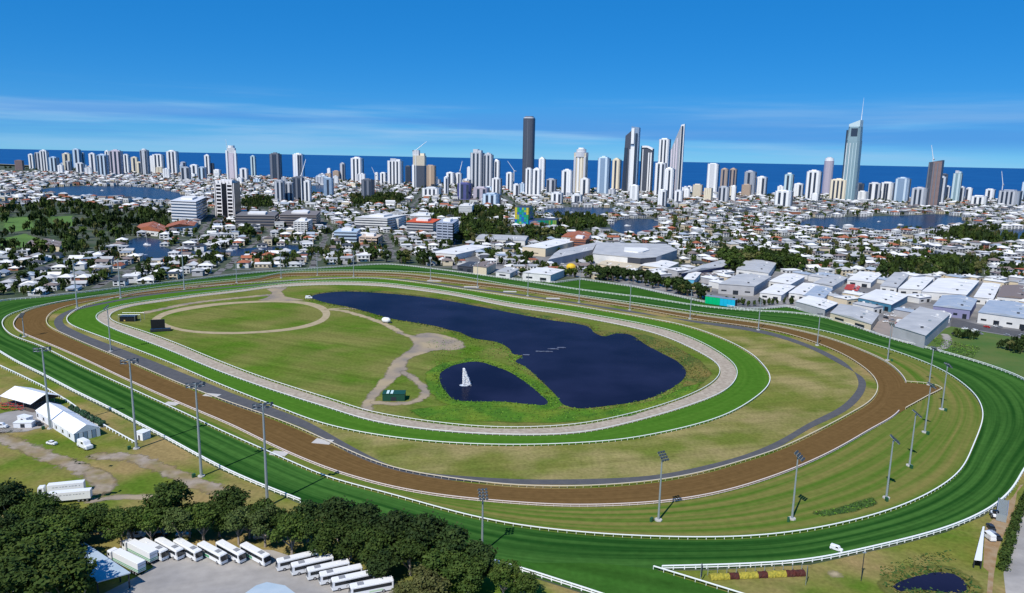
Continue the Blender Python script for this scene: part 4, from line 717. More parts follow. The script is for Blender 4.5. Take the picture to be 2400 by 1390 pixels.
NEAR = [(30,1240,1128,115,3),(92,1245,1160,110,0),(150,1252,1186,95,1),(212,1248,1190,92,0),(275,1250,1194,90,1),(335,1252,1190,88,0),(400,1248,1133,122,2),(470,1245,1180,96,1),(545,1240,1148,125,2),(612,1248,1178,92,0),
    (128,1295,1212,105,1),(190,1280,1205,92,0),(285,1278,1200,98,1),(357,1276,1196,92,1),(425,1276,1196,92,4),(478,1270,1190,104,1),(560,1277,1196,94,4),(622,1282,1196,95,4),(684,1302,1206,100,1),(758,1312,1220,102,0),
    (722,1272,1174,112,3),(790,1268,1168,130,3),(858,1288,1180,130,3),(930,1312,1200,138,3),(1000,1332,1206,138,3),(1062,1352,1232,128,3),(1118,1368,1272,108,3),(880,1332,1240,118,0),(962,1348,1256,128,0),(1040,1378,1290,126,0),(1098,1398,1312,106,0),(822,1312,1226,116,0),(1180,1402,1322,92,1),(1232,1412,1348,78,1),(900,1362,1290,96,3),
    (35,1335,1236,145,0),(112,1345,1252,150,1),(172,1322,1262,90,0),(60,1402,1282,165,1),(150,1425,1302,185,1),(25,1450,1320,170,0),(188,1420,1338,90,0),(1005,1418,1342,110,5),(955,1420,1362,80,5),
    (65,1265,1185,95,0),(120,1262,1190,90,3),(170,1258,1196,84,1),(240,1262,1198,84,0),(310,1264,1198,84,1),(385,1262,1194,84,0),(445,1260,1190,84,1),(515,1258,1186,88,0),(585,1262,1190,84,1),(650,1270,1196,84,0),(20,1290,1205,110,3),(75,1305,1222,110,0)]
seenp = set()
for i, (bx, by, ty, wpx, v) in enumerate(NEAR):
    o = near_protos[v] if v not in seenp else copy_tree(near_protos[v]); seenp.add(v); p = at(bx, by); h = height_at(bx, by, ty); dep = p[1] * FWD[1] - H * FWD[2]; wm = wpx / F * dep
    o.location = (p[0], p[1], 0); o.rotation_euler = (0, 0, random.random() * 6.28); sx = wm / 2 / 6.0; o.scale = (sx, sx * random.uniform(.9, 1.1), h / 13.0); o.name = 'leafy_tree'
    side = 'in the tree belt above the coaches' if by < 1255 and bx < 640 else 'in the pale-trunked row beside the coaches' if bx < 770 and by < 1315 and bx > 240 else 'in the dark grove beside the main track' if bx > 640 else 'in the clump beside the metal-roofed shed'
    kind_ = ['deep green', 'mid green', 'tall rounded', 'very dark', 'open grey-green', 'olive'][v]
    sib = [t for t in NEAR if t[4] == v]; k = sorted(sib).index((bx, by, ty, wpx, v))
    tag(o, '%s tree %s, %s such from left' % (kind_, side, num_word(k + 1)), 'tree', 'trees along the near edge of the course')
far_protos = [make_tree(100 + i, 11, 5.0, 1.6, 9, 420, .45, .85, False, [0, 3, 1, 0, 2][i], 2) for i in range(5)]
def make_pine():
    o = empty('tree'); MB().tube([(0, 0, 0), (0, 0, 15)], [.35, .06], 6).build('trunk', dbark, o); r = np.random.default_rng(5)
    lob = [(0, 0, 2.5 + i * 1.3, 3.2 * (1 - i / 11), 3.2 * (1 - i / 11), .5) for i in range(10)]; link('crown', quads_mesh('crown', leaf_quads(420, lob, .4, .8, r), LEAF[3]), o); return o
def make_palm():
    o = empty('tree'); MB().tube([(0, 0, 0), (.2, 0, 5), (.1, .2, 9)], [.28, .2, .18], 6).build('trunk', bark, o); fr = MB()
    for i in range(16):
        a = i * 2.4; d = 2.6 + .5 * (i % 3); z = 9.4 + .9 * math.cos(i * 1.3); pts = [(.1 + t * d * math.cos(a), .2 + t * d * math.sin(a), 9 + (z - 9) * 2.2 * t - 3.0 * t * t) for t in (0, .35, .7, 1)]; w = .45
        nx, ny = -math.sin(a) * w, math.cos(a) * w; vs = [(p[0] + s * nx * (1 - .7 * abs(j - 1) / 2), p[1] + s * ny * (1 - .7 * abs(j - 1) / 2), p[2] - .15) for j, p in enumerate(pts) for s in (-1, 1)]; fr.add(vs, [(2 * j, 2 * j + 1, 2 * j + 3, 2 * j + 2) for j in range(3)])
    fr.build('crown', LEAF[2], o); return o
far_protos += [make_pine(), make_palm()]
# ================================================================== WAREHOUSES AND OFFICES (placed by their ground corners)
def rectW(p0, p1, p2):
    A, B, C = at(*p0), at(*p1), at(*p2); return np.array([A, B, C, A + C - B])
OCC = []        # footprints that keep houses and trees away
wall_w = mat('wall_white', (0.66, 0.66, 0.64), 0.7, col2=(0.58, 0.58, 0.57), scale=.15); wall_g = mat('wall_grey', (0.42, 0.42, 0.43), 0.7, col2=(0.36, 0.36, 0.37), scale=.15); wall_c = mat('wall_cream', (0.62, 0.53, 0.38), 0.7); wall_n = mat('wall_navy', (0.02, 0.03, 0.08), 0.6)
wall_b = mat('wall_blue', (0.06, 0.20, 0.30), 0.6); wall_p = mat('wall_violet', (0.22, 0.22, 0.36), 0.6); wall_r = mat('wall_brick', (0.30, 0.12, 0.07), 0.8); wall_k = mat('wall_dark', (0.05, 0.055, 0.07), 0.5)
rf_w = mat('roof_white', (0.78, 0.77, 0.75), 0.6, col2=(0.66, 0.655, 0.64), scale=.08, detail=7); rf_g = mat('roof_grey', (0.48, 0.48, 0.475), 0.6, col2=(0.38, 0.385, 0.39), scale=.08, detail=7); rf_b = mat('roof_blue', (0.30, 0.36, 0.44), 0.5, col2=(0.40, 0.44, 0.49), scale=.12, detail=6); rf_t = mat('roof_terracotta', (0.38, 0.12, 0.055), 0.7, col2=(0.30, 0.11, 0.06), scale=.3); rf_br = mat('roof_brown', (0.20, 0.16, 0.145), 0.7); rf_d = mat('roof_dark', (0.06, 0.065, 0.075), 0.6); rf_c = mat('roof_cream', (0.55, 0.47, 0.34), .7); rf_red = mat('roof_red', (0.42, 0.05, 0.03), .6)
win = mat('window_glass', (0.018, 0.025, 0.035), 0.12, spec=0.5)
def warehouse(p0, p1, p2, h, roof, wall, label, pitch=0.06, doors=3, name='warehouse', cat='building', sky=2):
    P = rectW(p0, p1, p2); OCC.append(P); c = P.mean(0); R = P - c; o = empty(name, (c[0], c[1], 0)); tag(o, label, cat); MB().prism([tuple(r) for r in R], 0, h).build('wall', wall, o)
    ux = R[1] - R[0]; Lx = np.linalg.norm(ux); ux /= Lx; uy = R[2] - R[1]; Ly = np.linalg.norm(uy); uy /= Ly; E_ = .5
    q = [R[0] - ux * E_ - uy * E_, R[1] + ux * E_ - uy * E_, R[2] + ux * E_ + uy * E_, R[3] - ux * E_ + uy * E_]
    if Lx > Ly: a, b, c2, d = q[0], q[1], q[2], q[3]
    else: a, b, c2, d = q[1], q[2], q[3], q[0]
    m1, m2_ = (a + d) / 2, (b + c2) / 2; rh = h + .3 + min(pitch * .55, .09) * min(Lx, Ly)
    r = MB(); r.add([(*a, h + .05), (*b, h + .05), (*c2, h + .05), (*d, h + .05), (*m1, rh), (*m2_, rh)], [(0, 1, 5, 4), (2, 3, 4, 5), (1, 2, 5), (3, 0, 4), (0, 3, 2, 1)]); r.build('roof', roof, o)
    for k in range(sky):
        t = (k + .6) / (sky + .2); s0 = a + (b - a) * t; s1 = m1 + (m2_ - m1) * t; e1 = (b - a) / np.linalg.norm(b - a) * .7; zz = lambda f: h + .05 + (rh - h - .05) * f + .08
        u0, u1 = s0 + (s1 - s0) * .15, s0 + (s1 - s0) * .85; MB().add([(*(u0 - e1), zz(.15)), (*(u0 + e1), zz(.15)), (*(u1 + e1), zz(.85)), (*(u1 - e1), zz(.85))], [(0, 1, 2, 3)]).build('skylight', rf_g if roof is rf_w else rf_w, o)
    for k in range(3):
        c_ = a + (b - a) * (.2 + .3 * k) + (m1 - a) * .55; MB().box(c_[0] - .8, c_[0] + .8, c_[1] - .6, c_[1] + .6, h, h + (rh - h) * .55 + 1.1).build('roof_vent', [rf_d, galv, rf_w][k], o)
    for k in range(doors):
        t0 = (k + .25) / doors; t1 = (k + .7) / doors; nrm = -uy * .12; s0 = R[0] + ux * Lx * t0 + nrm; s1 = R[0] + ux * Lx * t1 + nrm; hh = min(h * .6, 4.0)
        MB().add([(*s0, .1 if k % 2 else h * .3), (*s1, .1 if k % 2 else h * .3), (*s1, hh), (*s0, hh)], [(0, 1, 2, 3)]).build('roller_door' if k % 2 else 'window', win, o)
    return o
WH = [((2090,793),(2165,817),(2222,763),9,rf_g,wall_g,'large grey flat-roofed warehouse right against the racecourse fence',.01,0), ((1863,724),(1932,744),(1962,728),6.5,rf_w,wall_g,'long low white-roofed shed along the racecourse fence',.03,0), ((1945,749),(2040,777),(2058,752),5.5,rf_g,wall_c,'grey-roofed shed with cream wall behind the course fence',.06,2),
 ((2010,715),(2087,732),(2126,709),6.5,rf_w,wall_b,'white-roofed workshop with blue front in the industrial estate',.05,4), ((2185,738),(2271,749),(2287,721),7.5,rf_b,wall_p,'workshop with streaky blue roof and violet front',.12,4), ((2158,701),(2262,709),(2292,674),7,rf_w,wall_w,'largest white warehouse in the industrial estate',.04,3),
 ((2290,757),(2412,775),(2428,742),8.5,rf_b,wall_w,'white showroom with blue-grey roof at the picture edge',.08,4), ((2281,712),(2325,716),(2342,680),6,rf_w,wall_w,'narrow white warehouse between brown roof and largest warehouse',.05,2), ((2335,712),(2412,719),(2418,690),6.5,rf_br,wall_w,'brown-roofed building at the picture edge of the estate',.12,3),
 ((2104,691),(2158,694),(2186,665),6,rf_w,wall_w,'white shed just left of the largest white warehouse',.05,2), ((2062,684),(2100,689),(2130,655),6,rf_g,wall_w,'pale grey shed behind the blue-fronted workshop',.06,2), ((1848,700),(1888,706),(1920,681),5.5,rf_w,wall_w,'white shed nearest the chute corner',.05,2), ((1880,706),(1926,716),(1950,691),5.5,rf_b,wall_w,'blue-grey roofed shed next to the chute corner',.08,2),
 ((1978,690),(2008,695),(2014,683),5,rf_red,wall_w,'small shop with red roof in the industrial estate',.12,1), ((1683,688),(1766,694),(1806,668),9,rf_g,wall_g,'large pale grey warehouse behind the advertising screen',.03,3), ((1725,646),(1800,656),(1818,630),7,rf_g,wall_w,'grey warehouse in front of the round tree clump',.05,3), ((1596,657),(1690,641),(1728,622),7,rf_g,wall_n,'long grey-roofed shed with navy end wall',.05,2),
 ((1600,668),(1626,670),(1642,652),6,rf_w,mat('wall_sky', (.10,.38,.55),.6),'small workshop with light blue front behind the tree row',.05,1), ((1224,597),(1278,602),(1354,581),10.5,rf_w,wall_c,'tall white box warehouse with cream front',.02,1), ((1285,627),(1388,602),(1402,582),9,rf_g,wall_g,'long grey warehouse joining the dark curved building',.02,0), ((1004,606),(1068,610),(1152,590),7,rf_w,wall_w,'long white supermarket roof beyond the chute',.04,2),
 ((1115,571),(1230,576),(1240,564),7,rf_g,wall_w,'low grey warehouse at the edge of the park trees',.05,4), ((1225,656),(1290,662),(1322,649),7.5,rf_w,wall_w,'white shed right behind the back straight fence',.03,2), ((1109,641),(1140,645),(1162,633),8,rf_br,wall_c,'cream billboard-fronted building near the back straight',.04,0), ((1072,636),(1109,640),(1136,629),6,rf_d,wall_k,'dark-roofed low building beside the cream billboard front',.04,2), ((1162,648),(1195,652),(1216,641),5,rf_g,wall_w,'small grey shed between fence and car yard',.08,1),
 ((1780,700),(1830,706),(1862,684),5.5,rf_w,wall_w,'white shed behind the flag by the chute',.06,2), ((1800,672),(1850,680),(1885,660),5.5,rf_w,wall_w,'white shed in the middle of the estate',.06,2), ((1905,676),(1950,684),(1985,663),5.5,rf_g,wall_w,'grey shed beyond the red-roofed shop',.08,2), ((1985,668),(2040,675),(2065,654),5.5,rf_w,wall_w,'white shed beside the right-hand dark grove',.06,2), ((1500,632),(1560,640),(1590,626),5,rf_w,wall_c,'cream yard building behind the dark tree row',.05,2), ((1400,628),(1490,640),(1510,630),4.5,rf_c,wall_c,'long cream wall building below the dark curved store',.03,0),
 ((315,548),(385,556),(395,543),7,rf_t,wall_w,'long orange-tiled retirement block beside the canal',.22,4), ((385,545),(455,540),(462,530),7,rf_t,wall_w,'orange-tiled block behind the long retirement block',.22,4), ((2205,757),(2225,757),(2228,748),4,rf_w,wall_w,'tiny white kiosk beside the side road',.05,1), ((60,585),(140,590),(150,578),6,rf_br,wall_c,'brown-roofed hall beside the golf trees',.1,3), ((1315,570),(1375,574),(1385,562),9,rf_t,wall_w,'terracotta-roofed apartments beside the park',.2,3)]
for a in WH: warehouse(a[0], a[1], a[2], a[3], a[4], a[5], a[6], a[7], a[8])
def poly_building(px, h, roof, walls, label):
    P = W(px); OCC.append(P); c = P.mean(0); R = P - c; n = len(R); o = empty('warehouse', (c[0], c[1], 0)); tag(o, label, 'building')
    for i in range(n):
        a, b = R[i], R[(i + 1) % n]; MB().add([(*a, 0), (*b, 0), (*b, h), (*a, h)], [(0, 1, 2, 3)]).build('wall', walls[i], o)
    MB().prism([tuple(r * 1.01) for r in R], h, h + .6).build('roof', roof, o); MB().prism([tuple(r * .3) for r in R], h + .6, h + 2).build('plant_room', rf_w, o)
poly_building([(1389,616),(1470,625),(1500,628),(1537,625),(1586,607),(1560,592),(1400,588)], 11, rf_g, [wall_w, wall_k, wall_k, wall_g, wall_g, wall_g, wall_w], 'big grey store with dark curved front corner')
def office(p0, p1, p2, h, floors, wall, glass, label, roof=rf_w, cap=None, frac=.5, vert=0, name='office_block'):
    P = rectW(p0, p1, p2); OCC.append(P); c = P.mean(0); R = P - c; o = empty(name, (c[0], c[1], 0)); tag(o, label, 'building'); MB().prism([tuple(r * .985) for r in R], 0, h - .3).build('glazing', glass, o); fh = h / floors
    for k in range(floors): MB().prism([tuple(r) for r in R], k * fh, k * fh + fh * frac).build('floor_band', wall, o)
    MB().prism([tuple(r * 1.01) for r in R], h - .8, h).build('parapet', cap or wall, o); MB().prism([tuple(r * .45) for r in R], h, h + 3).build('plant_room', roof, o)
    if vert:
        ux = R[1] - R[0]; uy = R[2] - R[1]
        for e0, ev, nn in ((R[0], ux, vert), (R[1], uy, max(2, vert // 2))):
            for k in range(nn + 1):
                q = e0 + ev * k / nn; MB().box(q[0] - .6, q[0] + .6, q[1] - .6, q[1] + .6, 0, h + .02).build('pier', wall, o)
    return o
gl = mat('office_glass', (0.03, 0.045, 0.075), 0.15, spec=.5); glb = mat('office_blue_glass', (0.07, 0.12, 0.20), 0.15, spec=.5)
def hpx(p, ty): return height_at(p[0], p[1], ty)
office((403,519),(462,522),(487,506),hpx((403,519),470),7,mat('office_pale', (.62,.64,.68),.6),glb,'broad white office block with blue window bands beside the tree belt',vert=0)
P = rectW((506, 512), (552, 514), (566, 505)); OCC.append(P); R = P - P[0]; hh = hpx((506, 512), 428); o = empty('hotel_tower', (P[0][0], P[0][1], 0)); tag(o, 'black hotel slab with two columns of white-framed windows', 'building'); MB().prism([tuple(r_) for r_ in R], 0, hh).build('wall', mat('black_cladding', (.012, .013, .018), .3), o)
ev = R[1] - R[0]; nr = np.array([ev[1], -ev[0]]) / np.linalg.norm(ev); wf = mat('white_frame', (.74, .72, .72), .6)
def face_box(t0, t1, z0, z1, pr, nm, m): a = R[0] + ev * t0; b = R[0] + ev * t1; MB().prism([tuple(a + nr * pr), tuple(b + nr * pr), tuple(b + nr * .02), tuple(a + nr * .02)], z0, z1).build(nm, m, o)
for t0, t1 in ((.10, .34), (.66, .90)):
    for a_ in (t0 - .03, t1): face_box(a_, a_ + .03, 0, hh - 2, .5, 'frame_upright', wf)
    for k in range(10): face_box(t0, t1, hh * (k + .62) / 10 - 1, hh * (k + 1) / 10 - 1, .45, 'spandrel', wf)
for t0 in (.0, .97): face_box(t0, t0 + .03, 0, hh, .5, 'corner_pier', wf)
for k in range(5): face_box(.08 + k * .18, .2 + k * .18, hh - 1.5, hh + 5, .6, 'roof_fin', wf)
MB().prism([tuple(R.mean(0) + (r_ - R.mean(0)) * .6) for r_ in R], hh, hh + 4).build('plant_room', wf, o)
office((832,538),(908,541),(952,531),hpx((832,538),509),5,wall_w,gl,'wide white office with dark glazed corner near the middle',frac=.55)
office((910,536),(934,537),(950,531),hpx((910,536),512),5,wall_w,gl,'plain white block adjoining the wide white office',frac=.8)
office((953,550),(1015,553),(1032,543),hpx((953,550),519),5,wall_g,gl,'grey banded office with bright orange roof edge',cap=mat('orange_cap', (.60,.09,.02),.6))
office((1024,572),(1062,575),(1074,563),hpx((1024,572),521),8,mat('office_bluegrey', (.34,.38,.46),.6),gl,'blue-grey stepped office tower beside the park trees',vert=3)
office((552,532),(645,533),(655,522),hpx((552,532),505),4,mat('office_brown', (.16,.15,.15),.7),gl,'dark low office left of the twin dark offices')
office((656,533),(742,534),(752,522),hpx((656,533),503),5,mat('office_brown2', (.19,.17,.165),.7),gl,'dark banded office beside the small white block')
office((690,551),(722,552),(732,544),hpx((690,551),519),6,wall_w,gl,'small bright white apartment block among dark offices',vert=4)
office((783,568),(836,569),(846,560),hpx((783,568),543),3,mat('office_skyblue', (.40,.50,.60),.6),gl,'low pale blue office near the canal houses')
office((843,578),(885,580),(896,572),hpx((843,578),555),3,mat('office_beige', (.55,.43,.33),.7),gl,'beige cubic building behind the back straight trees',vert=3)
office((1075,507),(1106,507),(1110,501),hpx((1075,507),483),4,wall_w,wall_w,'plain white windowless cube in the park',frac=.9)
office((960,520),(1010,520),(1018,512),hpx((960,520),506),3,wall_w,gl,'low white block behind the orange-edged office'); office((1335,583),(1372,586),(1382,578),hpx((1335,583),560),4,wall_r,gl,'red brick apartment block beside the park')
# multicoloured gallery
P = rectW((1206, 530), (1238, 531), (1250, 524)); OCC.append(P); hh = hpx((1206, 530), 486); o = empty('art_gallery', (P[0][0], P[0][1], 0)); tag(o, 'gallery tower clad in blue, green and yellow panels with low coloured wing', 'building')
pal = [mat('clad_%s' % k, c, .5) for k, c in (('blue', (.02, .12, .45)), ('green', (.02, .30, .12)), ('teal', (.01, .30, .32)), ('yellow', (.55, .45, .05)), ('lime', (.25, .42, .08)), ('navy', (.02, .05, .2)))]
R = P - P[0]; MB().prism([tuple(r) for r in R], 0, hh).build('core', wall_k, o)
for e0, ev, nn in ((R[0], R[1] - R[0], 6), (R[1], R[2] - R[1], 4)):
    nr = np.array([ev[1], -ev[0]]); nr /= np.linalg.norm(nr)
    for i in range(nn):
        for j in range(8):
            a = e0 + ev * (i + .03) / nn + nr * .3; b = e0 + ev * (i + .97) / nn + nr * .3; z0, z1 = hh * j / 8 + .1, hh * (j + 1) / 8 - .1; v = (i * 1.3 + j * .9 + random.random() * 1.5)
            k = 3 if i in (0,) and j > 2 else 3 if i == nn - 1 and j > 4 else [1, 2, 0, 1, 4, 2, 0][int(v) % 7]
            MB().add([(*a, z0), (*b, z0), (*b, z1), (*a, z1)], [(0, 1, 2, 3)]).build('cladding_panel', pal[k], o)
Pw = rectW((1239, 532), (1304, 531), (1310, 525)) - P[0]; OCC.append(Pw + P[0]); hw = hpx((1239, 532), 517); MB().prism([tuple(r) for r in Pw], 0, hw).build('low_wing', wall_k, o)
for i in range(14):
    a = Pw[0] + (Pw[1] - Pw[0]) * (i + .05) / 14; b = Pw[0] + (Pw[1] - Pw[0]) * (i + .95) / 14; MB().add([(a[0], a[1] - .3, .2), (b[0], b[1] - .3, .2), (b[0], b[1] - .3, hw), (a[0], a[1] - .3, hw)], [(0, 1, 2, 3)]).build('cladding_panel', pal[[0, 0, 5, 0, 2, 2, 1, 2, 1, 1, 4, 1, 4, 4][i]], o)
# yellow play dome
p = V(1338, 634); o = empty('yellow_dome', p); tag(o, 'bright yellow rounded dome among trees behind the back straight', 'dome'); bm_ = bmesh.new(); bmesh.ops.create_uvsphere(bm_, u_segments=14, v_segments=8, radius=5)
me = bpy.data.meshes.new('dome_shell'); bm_.to_mesh(me); bm_.free(); me.materials.append(mat('yellow_shell', (.70, .46, .03), .5)); s_ = link('dome_shell', me, o, (0, 0, 4)); s_.scale = (1.1, 1, .8); MB().prism([(4.6 * math.cos(a), 4.6 * math.sin(a)) for a in np.arange(10) * math.pi / 5], 0, 1.5).build('ring_base', wall_g, o)

# ================================================================== SKYLINE TOWERS
BM = {'white': band_mat('facade_white', (.72, .73, .74), (.22, .26, .32), 3.4, .68), 'grey': band_mat('facade_grey', (.44, .46, .50), (.14, .17, .22), 3.4, .6), 'cream': band_mat('facade_cream', (.70, .62, .47), (.26, .24, .22), 3.4, .68), 'dark': band_mat('facade_dark', (.10, .115, .15), (.03, .04, .06), 3.4, .5), 'blue': band_mat('facade_blue', (.34, .46, .60), (.10, .17, .28), 3.4, .5),
      'tan': band_mat('facade_tan', (.46, .35, .26), (.20, .16, .14), 3.4, .65), 'lilac': band_mat('facade_lilac', (.52, .46, .52), (.24, .24, .30), 3.4, .6), 'teal': band_mat('facade_teal', (.33, .46, .50), (.11, .20, .25), 3.4, .5), 'brown': band_mat('facade_brown', (.28, .20, .19), (.12, .09, .09), 3.4, .6), 'violet': band_mat('facade_violet', (.10, .11, .30), (.04, .05, .14), 3.4, .5)}
PIER = {'white': mat('pier_white', (.78, .79, .80), .5), 'grey': mat('pier_grey', (.52, .54, .58), .5), 'cream': mat('pier_cream', (.74, .67, .52), .5), 'dark': mat('pier_dark', (.16, .18, .22), .4), 'blue': mat('pier_blue', (.55, .66, .76), .5), 'tan': mat('pier_tan', (.54, .42, .32), .5), 'lilac': mat('pier_lilac', (.62, .56, .62), .5), 'teal': mat('pier_teal', (.50, .63, .67), .5), 'brown': mat('pier_brown', (.34, .24, .22), .5), 'violet': mat('pier_violet', (.14, .15, .36), .5)}
wstrip = mat('window_strip', (.035, .05, .08), .2, spec=.5)
TW = [  # x, top, width, base, colour, pattern, crown
 (47,376,19,399,'brown','bb',0),(76,361,13,396,'white','wdw',1),(92,358,14,398,'grey','dwd',0),(107,352,19,402,'white','wdwdw',1),(129,368,22,403,'blue','wdwd',1),(160,359,20,401,'cream','wdw',2),(162,378,14,403,'grey','dwd',0),(183,349,18,396,'blue','wdw',1),(196,358,9,396,'white','wd',0),(190,382,20,407,'white','wdwd',0),(220,359,17,405,'white','wdw',1),(244,362,26,414,'blue','dwdwd',1),(255,353,12,401,'white','wdw',2),(276,352,29,411,'lilac','dwdwd',1),(299,362,15,408,'white','wdw',0),(318,368,17,406,'cream','wdw',1),(328,380,14,408,'cream','wd',0),(342,350,20,411,'grey','dwwd',2),(358,366,9,406,'white','w',0),(374,362,27,408,'white','wdwdw',0),(407,353,27,409,'white','wdwdw',2),(431,380,14,402,'grey','wd',0),(437,392,22,424,'grey','dwd',0),(457,386,20,416,'white','wdw',1),(476,392,20,424,'blue','dwd',0),(488,363,14,412,'white','wdw',1),(499,383,9,412,'dark','d',0),(510,398,18,415,'white','ww',0),(573,395,20,424,'white','wdw',0),(595,365,13,414,'teal','wdw',1),
 (648,359,28,425,'dark','wddw',1),(701,360,27,416,'white','wwdd',1),(657,424,24,476,'grey','wdwd',0),(679,428,20,474,'grey','dwd',0),(701,415,27,471,'dark','dwdd',1),(722,424,18,474,'white','wdw',0),(772,395,10,418,'white','w',0),(789,401,18,424,'tan','bb',0),(804,382,13,424,'grey','wd',1),(771,418,24,459,'blue','bdb',0),(838,369,31,428,'white','wdwdw',2),(863,420,32,468,'dark','wdwd',1),(883,405,9,426,'white','w',0),(899,405,17,432,'white','wdw',0),(927,375,38,435,'white','wdwdwdw',3),(957,389,14,431,'dark','d',0),(1010,388,25,439,'tan','bwb',0),(1013,441,50,462,'white','wdwdwdw',0),(1056,404,22,433,'white','wdw',1),(1046,415,12,459,'white','wd',0),(1075,406,18,433,'white','wd',0),(1089,430,36,468,'violet','bdbd',0),(1118,355,34,445,'grey','wdwdw',3),(1144,360,24,446,'grey','dwdw',1),(1163,375,18,446,'white','wdw',1),(1099,392,10,441,'white','w',0),(1164,418,25,456,'white','wdwd',0),(1152,455,45,482,'blue','wdwdw',0),(1194,405,18,451,'white','wdw',0),
 (1239,395,18,460,'white','wdw',0),(1257,395,20,462,'white','wdw',1),(1269,370,17,448,'white','wbw',1),(1292,420,25,454,'grey','dwd',0),(1328,398,28,462,'white','wdww',1),(1370,418,24,460,'white','wdw',1),(1352,456,26,480,'white','wdd',0),(1413,368,31,457,'blue','wbbw',1),(1443,372,22,445,'cream','wdw',1),(1486,434,23,471,'white','wbw',1),(1552,326,28,448,'white','wdwdw',0),(1545,382,27,460,'white','wdwd',0),(1566,394,26,468,'white','wwdw',1),(1551,446,22,486,'white','wwd',0),(1590,447,22,477,'white','wdw',0),(1609,444,16,465,'white','ww',0),(1634,433,24,464,'cream','bb',0),(1668,384,28,455,'white','wbbw',0),(1696,395,19,442,'tan','bdb',1),(1716,395,18,446,'tan','dbd',1),(1695,438,26,474,'grey','dwdw',0),(1718,436,12,474,'white','w',0),(1755,401,28,460,'grey','bdb',1),(1748,433,23,463,'tan','bb',0),(1783,414,25,460,'white','wwd',1),
 (1845,407,22,471,'teal','wdw',2),(1835,447,42,487,'white','wdwdw',1),(1870,430,23,463,'white','wwd',1),(1903,400,35,469,'white','wdwdw',1),(1909,454,16,476,'white','w',0),(1964,420,43,471,'cream','wdwdwdw',1),(2012,430,20,465,'dark','wd',0),(2047,429,28,471,'white','dwd',0),(2077,428,30,471,'white','wddw',0),(2111,417,34,474,'blue','wbbbw',1),(2152,440,37,486,'grey','wdwdw',1),(2198,414,24,480,'white','wwd',0),(2207,408,14,470,'dark','d',0),(2237,404,20,474,'teal','wbw',3),(2217,436,14,465,'white','wd',0),(2249,438,16,474,'white','wd',0),(2268,441,15,474,'white','dw',0),(2293,460,35,483,'white','wdwdw',0),(2318,444,21,471,'white','wdw',0),(2363,447,48,486,'grey','wdwdwdw',0),(2398,427,14,471,'blue','wd',0),
 (1305,452,30,478,'white','wdwd',0),(1210,432,16,462,'white','wd',0),(1128,440,40,470,'lilac','bdbd',0),(985,455,0,0,'','',0)]
def hirise(x, yt, wpx, yb, colr, pat, crown, label, th=None, custom=None):
    p = at(x, yb); az = math.atan2(p[0], p[1]); dep = p[1] * FWD[1] - H * FWD[2]; wm = wpx / F * dep; h = height_at(x, yb, yt); th = math.radians(random.uniform(12, 24)) if th is None else th
    w = wm / (math.cos(th) + .75 * math.sin(th)); d = .75 * w; o = empty('high_rise', (p[0] + math.sin(az) * d / 2, p[1] + math.cos(az) * d / 2, 0), -(az + th)); tag(o, label, 'tower', 'towers of the beachfront skyline'); OCC.append(np.array([[p[0] - wm, p[1] - 5], [p[0] + wm, p[1] - 5], [p[0] + wm, p[1] + wm], [p[0] - wm, p[1] + wm]]))
    hb = h * (.97 if crown else 1.0); pm = PIER[colr]
    b = min(w, d) * .1; poly = [(-w / 2 + b, -d / 2), (w / 2 - b, -d / 2), (w / 2, -d / 2 + b), (w / 2, d / 2), (-w / 2, d / 2), (-w / 2, -d / 2 + b)]
    MB().prism(poly, 0, hb).build('facade', BM[colr], o)
    n = len(pat)
    for k, c in enumerate(pat):
        if c == 'b': continue
        x0, x1 = -w / 2 + b + (w - 2 * b) * (k + .06) / n, -w / 2 + b + (w - 2 * b) * (k + .94) / n; pr = .9 if c == 'w' else .25
        MB().box(x0, x1, -d / 2 - pr, -d / 2 + .3, 3, hb - (1.0 if c == 'w' else 4.0)).build('balcony_stack' if c == 'w' else 'window_strip', pm if c == 'w' else wstrip, o)
    for s in (-1, 1):
        for k in range(2):
            y0, y1 = -d / 2 + b + (d - b) * (k * .5 + .08), -d / 2 + b + (d - b) * (k * .5 + .40); xx = s * w / 2; c = (k + (s > 0)) % 2
            MB().box(min(xx, xx + s * .6), max(xx, xx + s * .6), y0, y1, 3, hb - 2).build('balcony_stack' if c else 'window_strip', pm if c else wstrip, o)
    if crown == 0: MB().box(-w * .3, w * .25, -d * .2, d * .3, hb, hb + max(2.5, .02 * h)).build('plant_room', pm, o)
    elif crown == 1:
        MB().box(-w * .36, w * .36, -d * .36, d * .36, hb, h).build('plant_room', pm, o); MB().box(-w * .18, w * .14, -d * .2, d * .2, h, h * 1.02 + 1).build('roof_core', pm, o)
    elif crown == 2:
        MB().prism([(w * .42 * math.cos(a), d * .42 * math.sin(a)) for a in np.arange(12) * math.pi / 6], hb, h - 1).build('round_crown', pm, o); MB().prism([(w * .25 * math.cos(a), d * .25 * math.sin(a)) for a in np.arange(12) * math.pi / 6], h - 1, h + 3).build('roof_core', PIER['white'], o)
    elif crown == 3:
        MB().box(-w * .3, w * .1, -d * .3, d * .3, hb, h + h * .06).build('roof_core', PIER['grey'], o); MB().box(w * .12, w * .4, -d * .3, d * .3, hb, h + h * .03).build('roof_core', pm, o)
    return o
TW = [t for t in TW if t[2]]; TW.sort(); cnames = {'white': 'white', 'grey': 'grey', 'cream': 'cream', 'dark': 'dark glass', 'blue': 'blue-grey', 'tan': 'tan', 'lilac': 'lilac-grey', 'teal': 'pale teal', 'brown': 'brown', 'violet': 'violet-blue'}
cnt = {}
